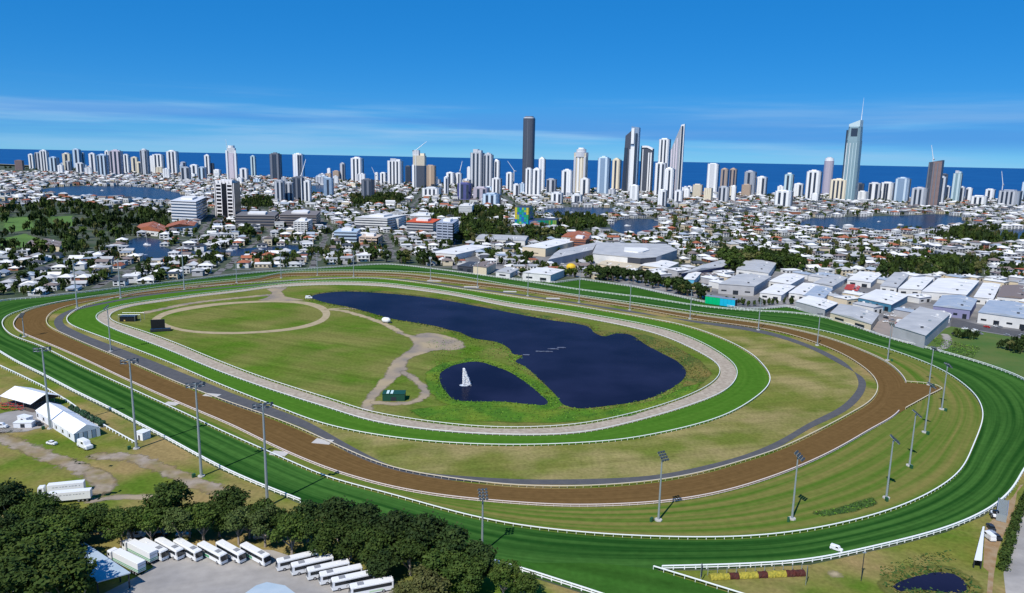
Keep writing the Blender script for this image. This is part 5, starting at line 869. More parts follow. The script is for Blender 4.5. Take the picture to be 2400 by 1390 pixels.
for t in TW:
    cnt[t[4]] = cnt.get(t[4], 0) + 1; slim = 'slim' if t[2] < 16 else 'broad' if t[2] > 33 else 'mid-width'; tall = 'low' if t[3] - t[1] < 33 else 'tall' if t[3] - t[1] > 75 else 'medium'
    hirise(*t, '%s %s %s high-rise on the skyline, %s %s one from the left' % (tall, slim, cnames[t[4]], num_word(cnt[t[4]]), cnames[t[4]]))
# singular towers
def base_of(x, yb, wpx):
    p = at(x, yb); dep = p[1] * FWD[1] - H * FWD[2]; return p, math.atan2(p[0], p[1]), wpx / F * dep
def mk(x, yb, wpx, th, label):
    p, az, wm = base_of(x, yb, wpx); o = empty('high_rise', (p[0] + math.sin(az) * wm / 2, p[1] + math.cos(az) * wm / 2, 0), -(az + math.radians(th))); tag(o, label, 'tower', 'towers of the beachfront skyline'); OCC.append(np.array([[p[0] - wm, p[1] - 5], [p[0] + wm, p[1] - 5], [p[0] + wm, p[1] + wm], [p[0] - wm, p[1] + wm]])); return o, wm
# dark rounded supertall
o, w = mk(1237, 440, 27, 10, 'tall dark rounded tower standing alone above the skyline'); h = height_at(1237, 440, 272); oc = lambda r, n=16, sq=1.0: [(r * math.copysign(abs(math.cos(a)) ** sq, math.cos(a)), r * math.copysign(abs(math.sin(a)) ** sq, math.sin(a))) for a in np.arange(n) * 2 * math.pi / n + .2]
MB().prism(oc(w * .5, 16, .6), 0, h * .97).build('facade', BM['dark'], o); MB().prism(oc(w * .46, 16, .6), h * .97, h * .985).build('crown_ring', PIER['grey'], o); MB().prism(oc(w * .36, 16, .6), h * .985, h).build('roof_core', PIER['dark'], o)
for k in range(5): a = math.pi * (1.08 + .2 * k); r = w * .5; MB().box(r * math.cos(a) - .9, r * math.cos(a) + .9, r * math.sin(a) * 1.0 - .9, r * math.sin(a) + .9, 5, h * .95).build('facade_fin', PIER['grey' if k < 2 else 'dark'], o)
# tapering supertall with spire
o, w = mk(1987, 472, 31, 14, 'tallest tapering pale teal tower topped by a long spire'); h = height_at(1987, 472, 281)
zs = [0, h * .45, h * .75, h * .92]; sc_ = [1, 1, .94, .84]
for k in range(3): MB().prism([(x * w / 2 * sc_[k], y * w / 2 * sc_[k]) for x, y in ((-.7, -1), (.7, -1), (1, -.6), (1, .8), (-1, .8), (-1, -.6))], zs[k], zs[k + 1], top=[(x * w / 2 * sc_[k + 1] + w * .02, y * w / 2 * sc_[k + 1]) for x, y in ((-.7, -1), (.7, -1), (1, -.6), (1, .8), (-1, .8), (-1, -.6))]).build('facade_tier', BM['teal'], o)
MB().prism([(-w * .36, -w * .4), (w * .40, -w * .4), (w * .44, w * .3), (-w * .36, w * .3)], h * .92, [h * .95, h * 1.0, h * 1.0, h * .95]).build('sloping_crown', PIER['teal'], o)
for x in (-.34, -.12, .1, .32): MB().box(x * w - .8, x * w + .8, -w * .5 - .6, -w * .5 + .5, 4, h * .72).build('facade_fin', PIER['teal' if x > 0 else 'white'], o)
MB().box(-w * .53, -w * .42, -w * .32, w * .3, 4, h * .88).build('window_strip', wstrip, o); MB().box(-w * .16, w * .30, -w * .46, -w * .40, h * .80, h * .90).build('sky_garden', wstrip, o)
hs_ = height_at(1987, 472, 228); MB().tube([(w * .34, 0, h * .93), (w * .36, 0, h * 1.05), (w * .38, 0, hs_)], [1.6, .9, .25], 7).build('spire', PIER['white'], o)
# dark glass tower with a white curved shoulder
o, w = mk(1475, 452, 36, 8, 'tall dark glass tower with white stepped shoulder near the blade tower'); h = height_at(1475, 452, 296)
MB().prism([(-w * .5, -w * .3), (-.02 * w, -w * .42), (-.02 * w, w * .35), (-w * .42, w * .35)], 0, [h * .86, h * .93, h * .93, h * .86], top=[(-w * .38, -w * .3), (-.02 * w, -w * .42), (-.02 * w, w * .35), (-w * .35, w * .35)]).build('glass_wing', BM['dark'], o)
MB().prism([(0, -w * .44), (w * .48, -w * .36), (w * .48, w * .35), (0, w * .35)], 0, [h, h * .985, h * .985, h]).build('facade', BM['blue'], o)
MB().box(.02 * w, .26 * w, -w * .50, -w * .38, 4, h * .70).build('balcony_stack', PIER['white'], o); MB().box(.02 * w, .20 * w, -w * .50, -w * .38, h * .74, h * .97).build('balcony_stack', PIER['white'], o); MB().box(.27 * w, .40 * w, -w * .46, -w * .36, 4, h * .9).build('window_strip', wstrip, o); MB().box(-w * .40, -w * .2, -w * .42, -w * .33, 4, h * .68).build('window_strip', wstrip, o); MB().box(-w * .06, .01 * w, -w * .46, -w * .3, 4, h * .66).build('pier', PIER['grey'], o)
# dark glass tower with a curved white brow
o, w = mk(1513, 452, 29, 10, 'dark glass tower with curved white brow between the taller towers'); h = height_at(1513, 452, 342)
xs = np.linspace(-w * .46, w * .46, 9); top = [h * (.97 + .03 * math.cos(2.0 * (x / w + .12))) - .09 * h * max(0, x / w) for x in xs]
MB().prism([(x, -w * .4) for x in xs] + [(x, w * .35) for x in xs[::-1]], 0, top + top[::-1]).build('facade', BM['dark'], o)
MB().add([(x, -w * .46, t - h * .035) for x, t in zip(xs, top)] + [(x, -w * .46, t + 1) for x, t in zip(xs, top)] + [(x, w * .3, t + 1) for x, t in zip(xs, top)], [(i, i + 1, 10 + i, 9 + i) for i in range(8)] + [(9 + i, 10 + i, 19 + i, 18 + i) for i in range(8)]).build('curved_brow', PIER['white'], o)
for x in (-.30, .18, .36): MB().box(x * w - w * .05, x * w + w * .05, -w * .45, -w * .38, 4, h * (.86 if x > 0 else .93)).build('balcony_stack', PIER['white' if x > 0 else 'grey'], o)
# blade tower
o, w = mk(1581, 460, 28, 6, 'pointed blade-shaped tower, its roof rising steeply to one side'); h = height_at(1581, 460, 290); hl = height_at(1581, 460, 352)
MB().prism([(-w * .5, -w * .4), (w * .22, -w * .4), (w * .22, w * .4), (-w * .5, w * .4)], 0, [hl, h * .97, h * .97, hl]).build('facade', BM['grey'], o); MB().prism([(w * .22, -w * .36), (w * .5, -w * .3), (w * .5, w * .36), (w * .22, w * .36)], 0, [h * .985, h, h, h * .985]).build('end_wall', PIER['white'], o)
MB().box(w * .28, w * .42, -w * .40, -w * .30, 4, h * .97).build('window_strip', wstrip, o)
for x in (-.4, -.2, 0): MB().box(x * w - w * .05, x * w + w * .05, -w * .45, -w * .38, 4, hl * .96 + (x + .5) * (h - hl) * 1.05).build('balcony_stack', PIER['lilac'], o)
# lilac tower with a white arched crown, round-topped cream tower, unfinished towers
o, w = mk(546, 422, 24, 12, 'lilac tower with white arched crown rising above the low left skyline'); h = height_at(546, 422, 341)
MB().box(-w * .45, w * .45, -w * .36, w * .36, 0, h * .78).build('facade', BM['lilac'], o); MB().box(-w * .36, w * .36, -w * .30, w * .3, h * .78, h * .93).build('upper_facade', BM['white'], o); MB().prism(oc(w * .32, 12), h * .93, h).build('arched_crown', PIER['white'], o)
for x in (-.4, .4): MB().box(x * w - .08 * w, x * w + .08 * w, -w * .42, -w * .34, 3, h * .86).build('balcony_stack', PIER['white'], o)
MB().box(-w * .2, w * .2, -w * .39, -w * .33, 3, h * .76).build('window_strip', PIER['lilac'], o)
o, w = mk(1359, 455, 32, 12, 'cream and grey tower with drum-shaped rooftop restaurant'); h = height_at(1359, 455, 346)
MB().box(-w * .45, w * .45, -w * .4, w * .36, 0, h * .88).build('facade', BM['cream'], o); MB().prism(oc(w * .52, 16), h * .80, h * .90).build('drum_floor', PIER['grey'], o); MB().prism(oc(w * .36, 16), h * .90, h * .97).build('roof_drum', BM['white'], o); MB().prism(oc(w * .22, 12), h * .97, h).build('roof_core', PIER['white'], o)
for x, c in ((-.36, 'grey'), (-.1, 'white'), (.12, 'cream'), (.36, 'grey')): MB().box(x * w - .07 * w, x * w + .07 * w, -w * .46, -w * .38, 3, h * .80).build('balcony_stack', PIER[c], o)
o, w = mk(983, 442, 32, 12, 'unfinished tower with cream upper floors and dark lower half under a crane'); h = height_at(983, 442, 352)
MB().box(-w * .46, w * .46, -w * .4, w * .36, 0, h * .60).build('facade', BM['dark'], o); MB().box(-w * .40, w * .46, -w * .36, w * .36, h * .60, h * .86).build('upper_frame', BM['cream'], o); MB().box(-w * .46, 0, -w * .2, w * .3, h * .86, h).build('lift_core', PIER['grey'], o); MB().box(.1 * w, .4 * w, -w * .2, w * .3, h * .86, h * .92).build('formwork', PIER['cream'], o); MB().box(-w * .44, -w * .28, -w * .46, -w * .38, 3, h * .62).build('balcony_stack', PIER['white'], o)
o, w = mk(1936, 457, 22, 10, 'slim grey round tower with white cap beside the supertall'); h = height_at(1936, 457, 368)
MB().prism(oc(w * .48, 14), 0, h * .90).build('facade', BM['lilac'], o); MB().prism(oc(w * .44, 14), h * .90, h * .97).build('white_cap', PIER['white'], o); MB().prism(oc(w * .25, 12), h * .97, h).build('roof_core', PIER['grey'], o)
o, w = mk(2181, 487, 32, 10, 'dark unfinished tower wrapped in brown screens under a leaning crane'); h = height_at(2181, 487, 375)
MB().prism([(-w * .46, -w * .4), (w * .46, -w * .4), (w * .46, w * .36), (-w * .46, w * .36)], 0, [h * .95, h, h, h * .95], top=[(-w * .40, -w * .4), (w * .46, -w * .4), (w * .46, w * .36), (-w * .40, w * .36)]).build('facade', BM['dark'], o); MB().box(-w * .1, w * .46, -w * .43, -w * .38, 3, h * .97).build('screen_panel', BM['brown'], o)
for x in (-.34, -.02, .22): MB().box(x * w - .03 * w, x * w + .03 * w, -w * .48, -w * .42, 3, h * .93).build('pier', PIER['dark'], o)
# mid-rise blocks between and in front of the towers
r = np.random.default_rng(17); MID = []
while len(MID) < 57:
    X = r.uniform(-2700, 1900); Y = np.interp(X, coast[:, 0], coast[:, 1]) - r.uniform(90, 850); px_, py_ = proj(X, Y, 0); P_ = np.array([X]), np.array([Y])
    if px_ < 10 or px_ > 2390 or any(inside(w_, *P_)[0] for w_ in WATER) or any(inside(q_, *P_)[0] for q_ in OCC): continue
    MID.append((float(px_), float(py_), X, Y))
MID.sort()
for i, (px_, py_, X, Y) in enumerate(MID):
    colr = ['white', 'white', 'cream', 'grey', 'blue', 'white', 'tan'][r.integers(7)]; h = r.uniform(14, 46); w = r.uniform(18, 34); d = w * r.uniform(.5, .8); az = math.atan2(X, Y); o = empty('apartment_block', (X, Y, 0), -(az + r.uniform(.1, .5))); OCC.append(np.array([[X - w * .6, Y - w * .6], [X + w * .6, Y - w * .6], [X + w * .6, Y + w * .6], [X - w * .6, Y + w * .6]]))
    tag(o, '%s mid-rise apartment block among the skyline towers, %s mid-rise from the left' % (cnames[colr], num_word(i + 1)), 'building', 'mid-rise blocks below the skyline'); MB().box(-w / 2, w / 2, -d / 2, d / 2, 0, h).build('facade', BM[colr], o); n = int(r.integers(2, 5))
    for k in range(n):
        x0 = -w / 2 + w * (k + .15) / n; MB().box(x0, x0 + w / n * .55, -d / 2 - .8, -d / 2 + .2, 2, h - 1).build('balcony_stack', PIER[colr], o)
    MB().box(-w * .2, w * .15, -d * .3, d * .25, h, h + 3).build('plant_room', PIER['white'], o); MB().box(-w * .65, w * .6, -d * .9, d * .7, 0, 4.5).build('podium', PIER['white' if i % 3 else 'grey'], o)
# tower cranes
def crane(x, yb, yt, jx, jy, label):
    p, az, s = base_of(x, yb, 1.0); o = empty('tower_crane', (p[0], p[1], 0), -az); tag(o, label, 'crane', 'tower cranes over the skyline'); h = height_at(x, yb, yt); MB().tube([(0, 0, 0), (0, 0, h)], 1.3, 4).build('mast', PIER['white'], o); dx = (jx - x) * s; dz = (yt - jy) * s
    MB().tube([(0, 0, h), (dx, 0, h + dz)], [1.1, .6], 4).build('jib', PIER['white'], o); MB().tube([(0, 0, h), (-dx * .25, 0, h - abs(dx) * .04)], [1.1, .8], 4).build('counter_jib', PIER['white'], o); MB().box(-dx * .25 - 2, -dx * .25 + 2, -1.5, 1.5, h - 4, h).build('counterweight', PIER['dark'], o)
for a in [(708, 476, 412, 720, 374, 'white luffing crane leaning over the grey tower cluster'), (2174, 480, 372, 2167, 341, 'white crane leaning above the dark unfinished tower'), (975, 450, 352, 1000, 332, 'crane atop the cream unfinished tower'), (1078, 470, 400, 1083, 378, 'thin crane beside the violet-blue block'), (1204, 450, 400, 1188, 378, 'crane leaning left of the dark rounded supertall'), (2344, 478, 432, 2338, 402, 'dark crane at the far right of the skyline'), (880, 440, 410, 872, 392, 'thin crane among the low central towers'), (536, 420, 352, 534, 328, 'crane standing behind the lilac tower')]: crane(*a)
# ================================================================== TOWN: houses, sheds, trees, cars, boats
EST = W([(1380,628),(1600,636),(1720,625),(1900,645),(2080,655),(2300,655),(2440,660),(2440,800),(2228,765),(2163,815),(2040,778),(1930,745),(1862,722),(1750,722),(1650,700),(1560,690),(1400,650)])
fill('estate_paving', EST, 0.03, mat('estate_concrete', (0.20, 0.195, 0.19), .9, col2=(0.28, 0.265, 0.25), scale=.05, col3=(.12, .12, .125), scale3=.03, detail=8))
fill('estate_paving', W([(1060,600),(1380,575),(1400,600),(1390,650),(1210,645),(1060,630)]), 0.03, MATS['estate_concrete'])
FAIR = [W(p) for p in ([(10,512),(68,508),(80,535),(30,545),(10,540)], [(118,508),(168,506),(172,530),(130,536)], [(0,560),(60,548),(95,560),(60,580),(0,580)])]
for P in FAIR: soft('golf_fairway', P, .062, mat('fairway', (.10, .19, .035), .95, col2=(.07, .14, .025), scale=.02), 8, .03, step=4)
WOODS = [W(p) for p in ([(-20,492),(60,482),(130,474),(240,490),(400,506),(412,546),(310,556),(230,590),(130,600),(-20,596)], [(825,622),(890,604),(960,608),(1062,640),(1035,648),(960,632),(890,628)], [(1062,575),(1090,522),(1190,520),(1200,548),(1310,542),(1335,560),(1200,578)], [(1300,505),(1420,515),(1430,545),(1330,548)], [(2065,655),(2295,650),(2315,622),(2205,608),(2080,618)], [(1685,640),(1885,636),(1875,612),(1765,603),(1690,608)], [(2190,565),(2420,575),(2420,545),(2250,535)], [(560,540),(600,545),(600,560),(560,560)], [(820,462),(940,458),(950,478),(830,485)], [(560,470),(640,468),(640,490),(570,490)], [(1000,498),(1180,492),(1190,512),(1010,520)])]
NOHOUSE = [offset(resample(LFO, 12), -16 * sgn), W([(1195,664),(1200,650),(1300,658),(1361,651),(1490,668),(1650,703),(1750,720),(1850,714),(1945,740),(1862,748),(1640,728)]), W([(-40,500),(135,495),(175,530),(160,566),(60,580),(-40,575)]), W([(2160,822),(2215,765),(2230,760),(2450,790),(2520,840),(2520,960),(2400,895),(2231,840)])] + WATER
_g = np.random.default_rng(31); SH = []
def buf(P, d): c = P.mean(0); r = P - c; return c + r * (1 + d / (np.linalg.norm(r, axis=1)[:, None] + 1e-6))
ex0, ey0 = EST.min(0); ex1, ey1 = EST.max(0)
for gx in np.arange(ex0, ex1, 23.0):
    for gy in np.arange(ey0, ey1, 25.0):
        X, Y = gx + _g.uniform(-4, 4), gy + _g.uniform(-4, 4); P_ = (np.array([X]), np.array([Y])); px_, py_ = proj(X, Y, 0)
        if px_ > 2430 or not inside(EST, *P_)[0] or any(inside(buf(q, 13), *P_)[0] for q in OCC) or inside(NOHOUSE[0], *P_)[0] or inside(NOHOUSE[1], *P_)[0] or inside(NOHOUSE[3], *P_)[0] or _g.random() < .15: continue
        if inside(WOODS[5], *P_)[0] or py_ > 760 or (px_ < 1770 and py_ > .208 * (px_ - 1375) + 630): continue
        SH.append((float(px_), X, Y))
SH.sort(); shn = {}
for px_, X, Y in SH[:70]:
    w, d, a = _g.uniform(12, 19), _g.uniform(13, 20), .55 + _g.normal(0, .05); c_, s_ = math.cos(a), math.sin(a); q = [proj(X + u * c_ - v * s_, Y + u * s_ + v * c_, 0) for u, v in ((-w / 2, -d / 2), (w / 2, -d / 2), (w / 2, d / 2))]
    k = _g.choice(4, p=[.62, .2, .1, .08]); shn[k] = shn.get(k, 0) + 1; kn = ['white', 'grey', 'blue-grey', 'brown'][k]
    warehouse(*[(float(u), float(v)) for u, v in q], _g.uniform(4, 6.5), [rf_w, rf_g, rf_b, rf_br][k], [wall_w, wall_w, wall_g, wall_c][int(_g.integers(4))], '%s-roofed small workshop packed into the estate, %s %s one from the left' % (kn, num_word(shn[k]), kn), .08, 2, 'workshop', 'building', 1)
OCCB = [buf(P, 9.0) for P in OCC]
def coast_y(X): return np.interp(X, coast[:, 0], coast[:, 1])
STREET = []
def lots(step, r0, r1, ang, seed):
    r = np.random.default_rng(seed); a = math.radians(ang); g = np.arange(-3600, 3600, step); U, Vv = np.meshgrid(g, g); U = U + r.uniform(-.16, .16, U.shape) * step; Vv = Vv + r.uniform(-.16, .16, Vv.shape) * step
    iu = np.arange(len(g)); keep = ((iu % 5) != 0)[None, :] & ((iu % 8) != 3)[:, None]
    SX, SY = (U * math.cos(a) - Vv * math.sin(a))[~keep], (U * math.sin(a) + Vv * math.cos(a) + 1500)[~keep]; STREET.append((SX, SY, np.broadcast_to(((iu % 5) == 0)[None, :], U.shape)[~keep], a, step, r0, r1))
    X = (U * math.cos(a) - Vv * math.sin(a))[keep]; Y = (U * math.sin(a) + Vv * math.cos(a) + 1500)[keep]; D = np.hypot(X, Y); px, py = proj(X, np.maximum(Y, 50), 0)
    k = (D > r0) & (D < r1) & (Y > 300) & (px > -40) & (px < 2440) & (Y < coast_y(X) - 90) & (py < 830); X, Y = X[k], Y[k]; px, py = px[k], py[k]
    bad = np.zeros(len(X), bool)
    for P in NOHOUSE + OCCB: bad |= inside(P, X, Y)
    front = (py > 700 + 0.0 * px) & (px < 2020); bad |= front
    return X[~bad], Y[~bad], a
Xs, Ys, As = [], [], []
for args in ((18.0, 400, 1150, 12, 1), (19.5, 1150, 1750, 20, 2), (26, 1750, 4600, 5, 3)):
    X, Y, a = lots(*args); Xs.append(X); Ys.append(Y); As.append(np.full(len(X), a))
HX, HY, HA = np.concatenate(Xs), np.concatenate(Ys), np.concatenate(As); inw = np.zeros(len(HX), bool)
for P in WOODS: inw |= inside(P, HX, HY)
ine = inside(EST, HX, HY); r = np.random.default_rng(3); hk = ~inw & ~ine & (r.random(len(HX)) < .90); HX, HY, HA = HX[hk], HY[hk], HA[hk]; HD = np.hypot(HX, HY); order = np.argsort(HD); HX, HY, HA, HD = HX[order], HY[order], HA[order], HD[order]
Qs = []
for SX, SY, col, a, step, r0, r1 in STREET:
    D = np.hypot(SX, SY); px, py = proj(SX, np.maximum(SY, 50), 0); k = (D > r0) & (D < r1) & (SY > 300) & (px > -60) & (px < 2460) & (SY < coast_y(SX) - 90) & (py < 700)
    for P in NOHOUSE + WOODS + [EST] + [buf(q, -4) for q in OCC]: k &= ~inside(P, SX, SY)
    for X, Y, c in zip(SX[k], SY[k], col[k]):
        l, w = (step * .62, 3.4); th = a + (math.pi / 2 if c else 0); u = np.array([math.cos(th), math.sin(th)]) * l; v = np.array([-math.sin(th), math.cos(th)]) * w; z = .022 if c else .018
        Qs.append([(*(np.array([X, Y]) + su * u + sv * v), z) for su, sv in ((-1, -1), (1, -1), (1, 1), (-1, 1))])
tag(link('town_street', quads_mesh('town_street', np.array(Qs), mat('street_asphalt', (.13, .128, .125), .9, col2=(.17, .165, .16), scale=.05))), kind='structure')
ROOFS = [rf_w, rf_g, rf_t, rf_br, rf_d, rf_b]; RP = [.36, .25, .09, .10, .13, .07]; WALLS = [wall_w, wall_c, wall_r, wall_g]; WP = [.64, .17, .06, .13]
rn = {0: 'white', 1: 'grey', 2: 'terracotta', 3: 'brown', 4: 'charcoal', 5: 'blue-grey'}; wn = {0: 'white', 1: 'cream', 2: 'brick', 3: 'grey'}
# --- individually built houses: six plans, each wall/roof/window its own part
def hip(w, d, z, rise, e=.7):
    w2, d2 = w / 2 + e, d / 2 + e; rl = max(0.3, w2 - d2); return MB().add([(-w2, -d2, z), (w2, -d2, z), (w2, d2, z), (-w2, d2, z), (-rl, 0, z + rise), (rl, 0, z + rise)], [(0, 1, 5, 4), (2, 3, 4, 5), (1, 2, 5), (3, 0, 4), (0, 3, 2, 1)])
def gable(w, d, z, rise, e=.7):
    w2, d2 = w / 2 + e, d / 2 + e; return MB().add([(-w2, -d2, z), (w2, -d2, z), (w2, d2, z), (-w2, d2, z), (-w2, 0, z + rise), (w2, 0, z + rise)], [(0, 1, 5, 4), (2, 3, 4, 5), (1, 2, 5), (3, 0, 4), (0, 3, 2, 1)])
def flat(w, d, z, t=.45, e=.4): return MB().box(-w / 2 - e, w / 2 + e, -d / 2 - e, d / 2 + e, z, z + t)
def wins(w, d, zs, n): return [MB().box(-w / 2 + w * (i + .2) / n, -w / 2 + w * (i + .72) / n, -d / 2 - .1, -d / 2 + .05, z, z + 1.7).mesh('window', win) for z in zs for i in range(n)] + [MB().box(s * w / 2 - .1, s * w / 2 + .1, -d * .25, d * .1, zs[-1], zs[-1] + 1.5).mesh('window', win) for s in (-1, 1)]
PLANS = []
for nm, w, d, h, rf, zs, n in (('hip-roofed bungalow', 16, 12, 3.2, lambda: hip(16, 12, 3.2, 2.6), [1.0], 3), ('two-storey hip-roofed house', 14, 12, 6.0, lambda: hip(14, 12, 6, 2.4), [.9, 3.9], 3), ('gable-roofed house', 15, 11, 3.4, lambda: gable(15, 11, 3.4, 2.8), [1.0], 3), ('flat-roofed modern house', 14, 13, 6.4, lambda: flat(14, 13, 6.4), [.7, 3.9], 3), ('wide flat-roofed house', 18, 12, 3.6, lambda: flat(18, 12, 3.6), [.9], 4), ('two-storey gabled house', 13, 12, 6.0, lambda: gable(13, 12, 6, 2.6), [.9, 3.9], 2)):
    low = nm.startswith('flat'); wl = MB().box(-w / 2, w / 2, -d / 2, d / 2, 0, h)
    parts = [('wall', wl.mesh('wall', wall_w)), ('roof', rf().mesh('roof', rf_w))] + [('window', m) for m in wins(w, d, zs, n)] + [('door', MB().box(w * .36, w * .44, -d / 2 - .12, -d / 2 + .05, 0, 2.2).mesh('door', wall_k))]
    if low: parts += [('balcony', MB().box(-w / 2 + .5, w * .2, -d / 2 - 2.0, -d / 2, 3.0, 3.3).mesh('balcony', wall_w))]
    if nm.startswith('hip'): parts += [('carport', MB().box(w / 2, w / 2 + 4, -d / 2 + 1, d / 2 - 3, 2.5, 2.8).mesh('carport', rf_g))]
    PLANS.append((nm, parts))
fence_d = lambda X, Y: np.min(np.linalg.norm(LFO - np.array([X, Y]), axis=1))
MX = np.array([b[0] for b in BACK])
def place_words(X, Y):
    px, py = proj(X, Y, 0); i = int(np.argmin(np.abs(MX - px))); row = int(fence_d(X, Y) / 32); side = 'left of' if px < MX[i] - 22 else 'right of' if px > MX[i] + 22 else 'behind'
    if px > 1960: return 'beyond the industrial estate, %s row back' % ordn[min(row, 19)]
    return '%s back-straight mast %s, row %s' % (side, 'one two three four five six seven eight nine ten eleven twelve thirteen fourteen fifteen'.split()[i], 'one two three four five six seven eight nine ten eleven twelve thirteen fourteen fifteen sixteen seventeen eighteen nineteen twenty'.split()[min(row, 19)])
NI = 280; r = np.random.default_rng(8); ri = r.choice(6, len(HX), p=RP); wi = r.choice(4, len(HX), p=WP); pi_ = r.choice(6, len(HX), p=[.28, .2, .12, .2, .12, .08]); hang = HA + r.choice([0, math.pi / 2, math.pi, -math.pi / 2], len(HX)) * 1.0 + r.normal(0, .06, len(HX)); hs_c = r.uniform(.72, 1.0, len(HX))
for i in range(min(NI, len(HX))):
    nm, parts = PLANS[pi_[i]]; px_, _ = proj(HX[i], HY[i], 0); az = math.atan2(HX[i], HY[i]); ang = HA[i] + r.choice([0, 0, math.pi / 2, -math.pi / 2]) + r.normal(0, .06)
    o = empty('house', (HX[i], HY[i], 0), ang); s = hs_c[i]; o.scale = (s, s, s * r.uniform(.95, 1.15)); tag(o, '%s %s with %s roof, %s' % (wn[wi[i]], nm, rn[ri[i]], place_words(HX[i], HY[i])), 'house', 'suburban houses nearest the racecourse')
    for pn, me in parts:
        q = link(pn, me, o)
        if pn in ('wall', 'roof', 'balcony'): q.material_slots[0].link = 'OBJECT'; q.material_slots[0].material = ROOFS[ri[i]] if pn == 'roof' else WALLS[wi[i]]
# --- the many farther houses, one mass
Q = []; MI = []
mats_f = ROOFS + WALLS + [win]
for i in range(NI, len(HX)):
    far_ = HD[i] > 1750; w, d = (r.uniform(10, 17), r.uniform(9, 13)) if not far_ else (r.uniform(12, 22), r.uniform(10, 16)); h = r.choice([3.2, 6.2, 6.4, 9.5], p=[.42, .38, .14, .06]) * (1 if not far_ else 1.15); a = hang[i]; ca, sa = math.cos(a), math.sin(a); X0, Y0 = HX[i], HY[i]
    T = lambda x, y, z: (X0 + x * ca - y * sa, Y0 + x * sa + y * ca, z)
    w2, d2 = w / 2, d / 2; c = [(-w2, -d2), (w2, -d2), (w2, d2), (-w2, d2)]
    for k in range(4):
        (x0, y0), (x1, y1) = c[k], c[(k + 1) % 4]; Q.append([T(x0, y0, 0), T(x1, y1, 0), T(x1, y1, h), T(x0, y0, h)]); MI.append(6 + wi[i])
        nx, ny = (y1 - y0) / (w if k % 2 == 0 else d), -(x1 - x0) / (w if k % 2 == 0 else d)
        for lv in range(1 if h < 4 else 2):
            for (t0, t1) in ((.12, .40), (.56, .88)):
                z0 = .9 + lv * 3; Q.append([T(x0 + (x1 - x0) * t0 + nx * .12, y0 + (y1 - y0) * t0 + ny * .12, z0), T(x0 + (x1 - x0) * t1 + nx * .12, y0 + (y1 - y0) * t1 + ny * .12, z0), T(x0 + (x1 - x0) * t1 + nx * .12, y0 + (y1 - y0) * t1 + ny * .12, z0 + 1.6), T(x0 + (x1 - x0) * t0 + nx * .12, y0 + (y1 - y0) * t0 + ny * .12, z0 + 1.6)]); MI.append(10)
    e = .6; W2, D2 = w2 + e, d2 + e
    if pi_[i] in (3, 4): Q.append([T(-W2, -D2, h + .3), T(W2, -D2, h + .3), T(W2, D2, h + .3), T(-W2, D2, h + .3)]); MI.append(ri[i])
    else:
        rl = max(.2, W2 - D2) if pi_[i] != 2 else W2; rise = h + D2 * .42
        Q += [[T(-W2, -D2, h), T(W2, -D2, h), T(rl, 0, rise), T(-rl, 0, rise)], [T(W2, D2, h), T(-W2, D2, h), T(-rl, 0, rise), T(rl, 0, rise)], [T(W2, -D2, h), T(W2, D2, h), T(rl, .05, rise), T(rl, -.05, rise)], [T(-W2, D2, h), T(-W2, -D2, h), T(-rl, -.05, rise), T(-rl, .05, rise)]]; MI += [ri[i]] * 4
tag(link('distant_houses', quads_mesh('distant_houses', np.array(Q), mats_f, MI)), 'mass of small white and grey roofed houses filling the far suburbs', kind='stuff')
# --- trees of the town
r = np.random.default_rng(21); T_ = []
for i in range(len(HX)):
    n = r.poisson(1.7 if HD[i] < 1150 else 1.25 if HD[i] < 1750 else .95)
    for _ in range(n):
        a = r.random() * 6.28; q = r.uniform(8, 11) if HD[i] < 1750 else r.uniform(12, 18); h = r.uniform(5.0, 10.5); T_.append((HX[i] + q * math.cos(a), HY[i] + q * math.sin(a), h, h * r.uniform(.48, .68), r.choice(7, p=[.24, .2, .22, .12, .1, .04, .08])))
for P in WOODS:
    x0, y0 = P.min(0); x1, y1 = P.max(0); ar = 0.5 * abs(np.sum(P[:, 0] * np.roll(P[:, 1], -1) - P[:, 1] * np.roll(P[:, 0], -1))); n = int(ar / (105 if P is WOODS[4] or P is WOODS[5] else 400 if P is WOODS[0] else 260)); k = 0
    while k < n:
        X, Y = r.uniform(x0, x1), r.uniform(y0, y1)
        if P is WOODS[0] and (math.sin(X / 23) + math.sin(Y / 19 + X / 31) < -.6 or any(inside(f, np.array([X]), np.array([Y]))[0] for f in FAIR)): k += .4; continue
        if inside(P, np.array([X]), np.array([Y]))[0]: h = r.uniform(8, 17) * (1.0 if P is not WOODS[4] else .8); T_.append((X, Y, h, h * r.uniform(.40, .55), r.choice(7, p=[.28, .28, .16, .12, .12, .03, .01]))); k += 1
ROWS = [([(1375,650),(1430,659),(1500,671),(1560,684),(1650,702)], 62, 12.5, 1), ([(1395,645),(1450,655),(1540,670),(1620,688)], 36, 12, 1), ([(2235,790),(2290,798)], 8, 7, 1), ([(2352,818),(2400,830)], 8, 8, 1), ([(2385,808),(2430,820)], 5, 8, 1), ([(700,592),(770,602)], 8, 9, 0), ([(760,618),(850,624)], 9, 7, 1), ([(1200,655),(1218,658)], 3, 11, 1), ([(1310,646),(1350,650)], 5, 9, 2), ([(1640,700),(1740,714)], 10, 5, 2), ([(1745,716),(1855,712)], 12, 6, 0), ([(0,690),(120,686)], 9, 6, 2), ([(1600,470),(1680,478)], 10, 9, 1), ([(1480,612),(1600,622)], 8, 4.5, 2), ([(230,520),(400,535)], 26, 14, 1), ([(1040,470),(1180,482)], 16, 8, 1), ([(560,418),(660,425)], 16, 9, 1), ([(740,430),(830,436)], 14, 9, 1), ([(2170,508),(2230,506)], 10, 12, 0), ([(1990,505),(2050,512)], 8, 14, 5)]
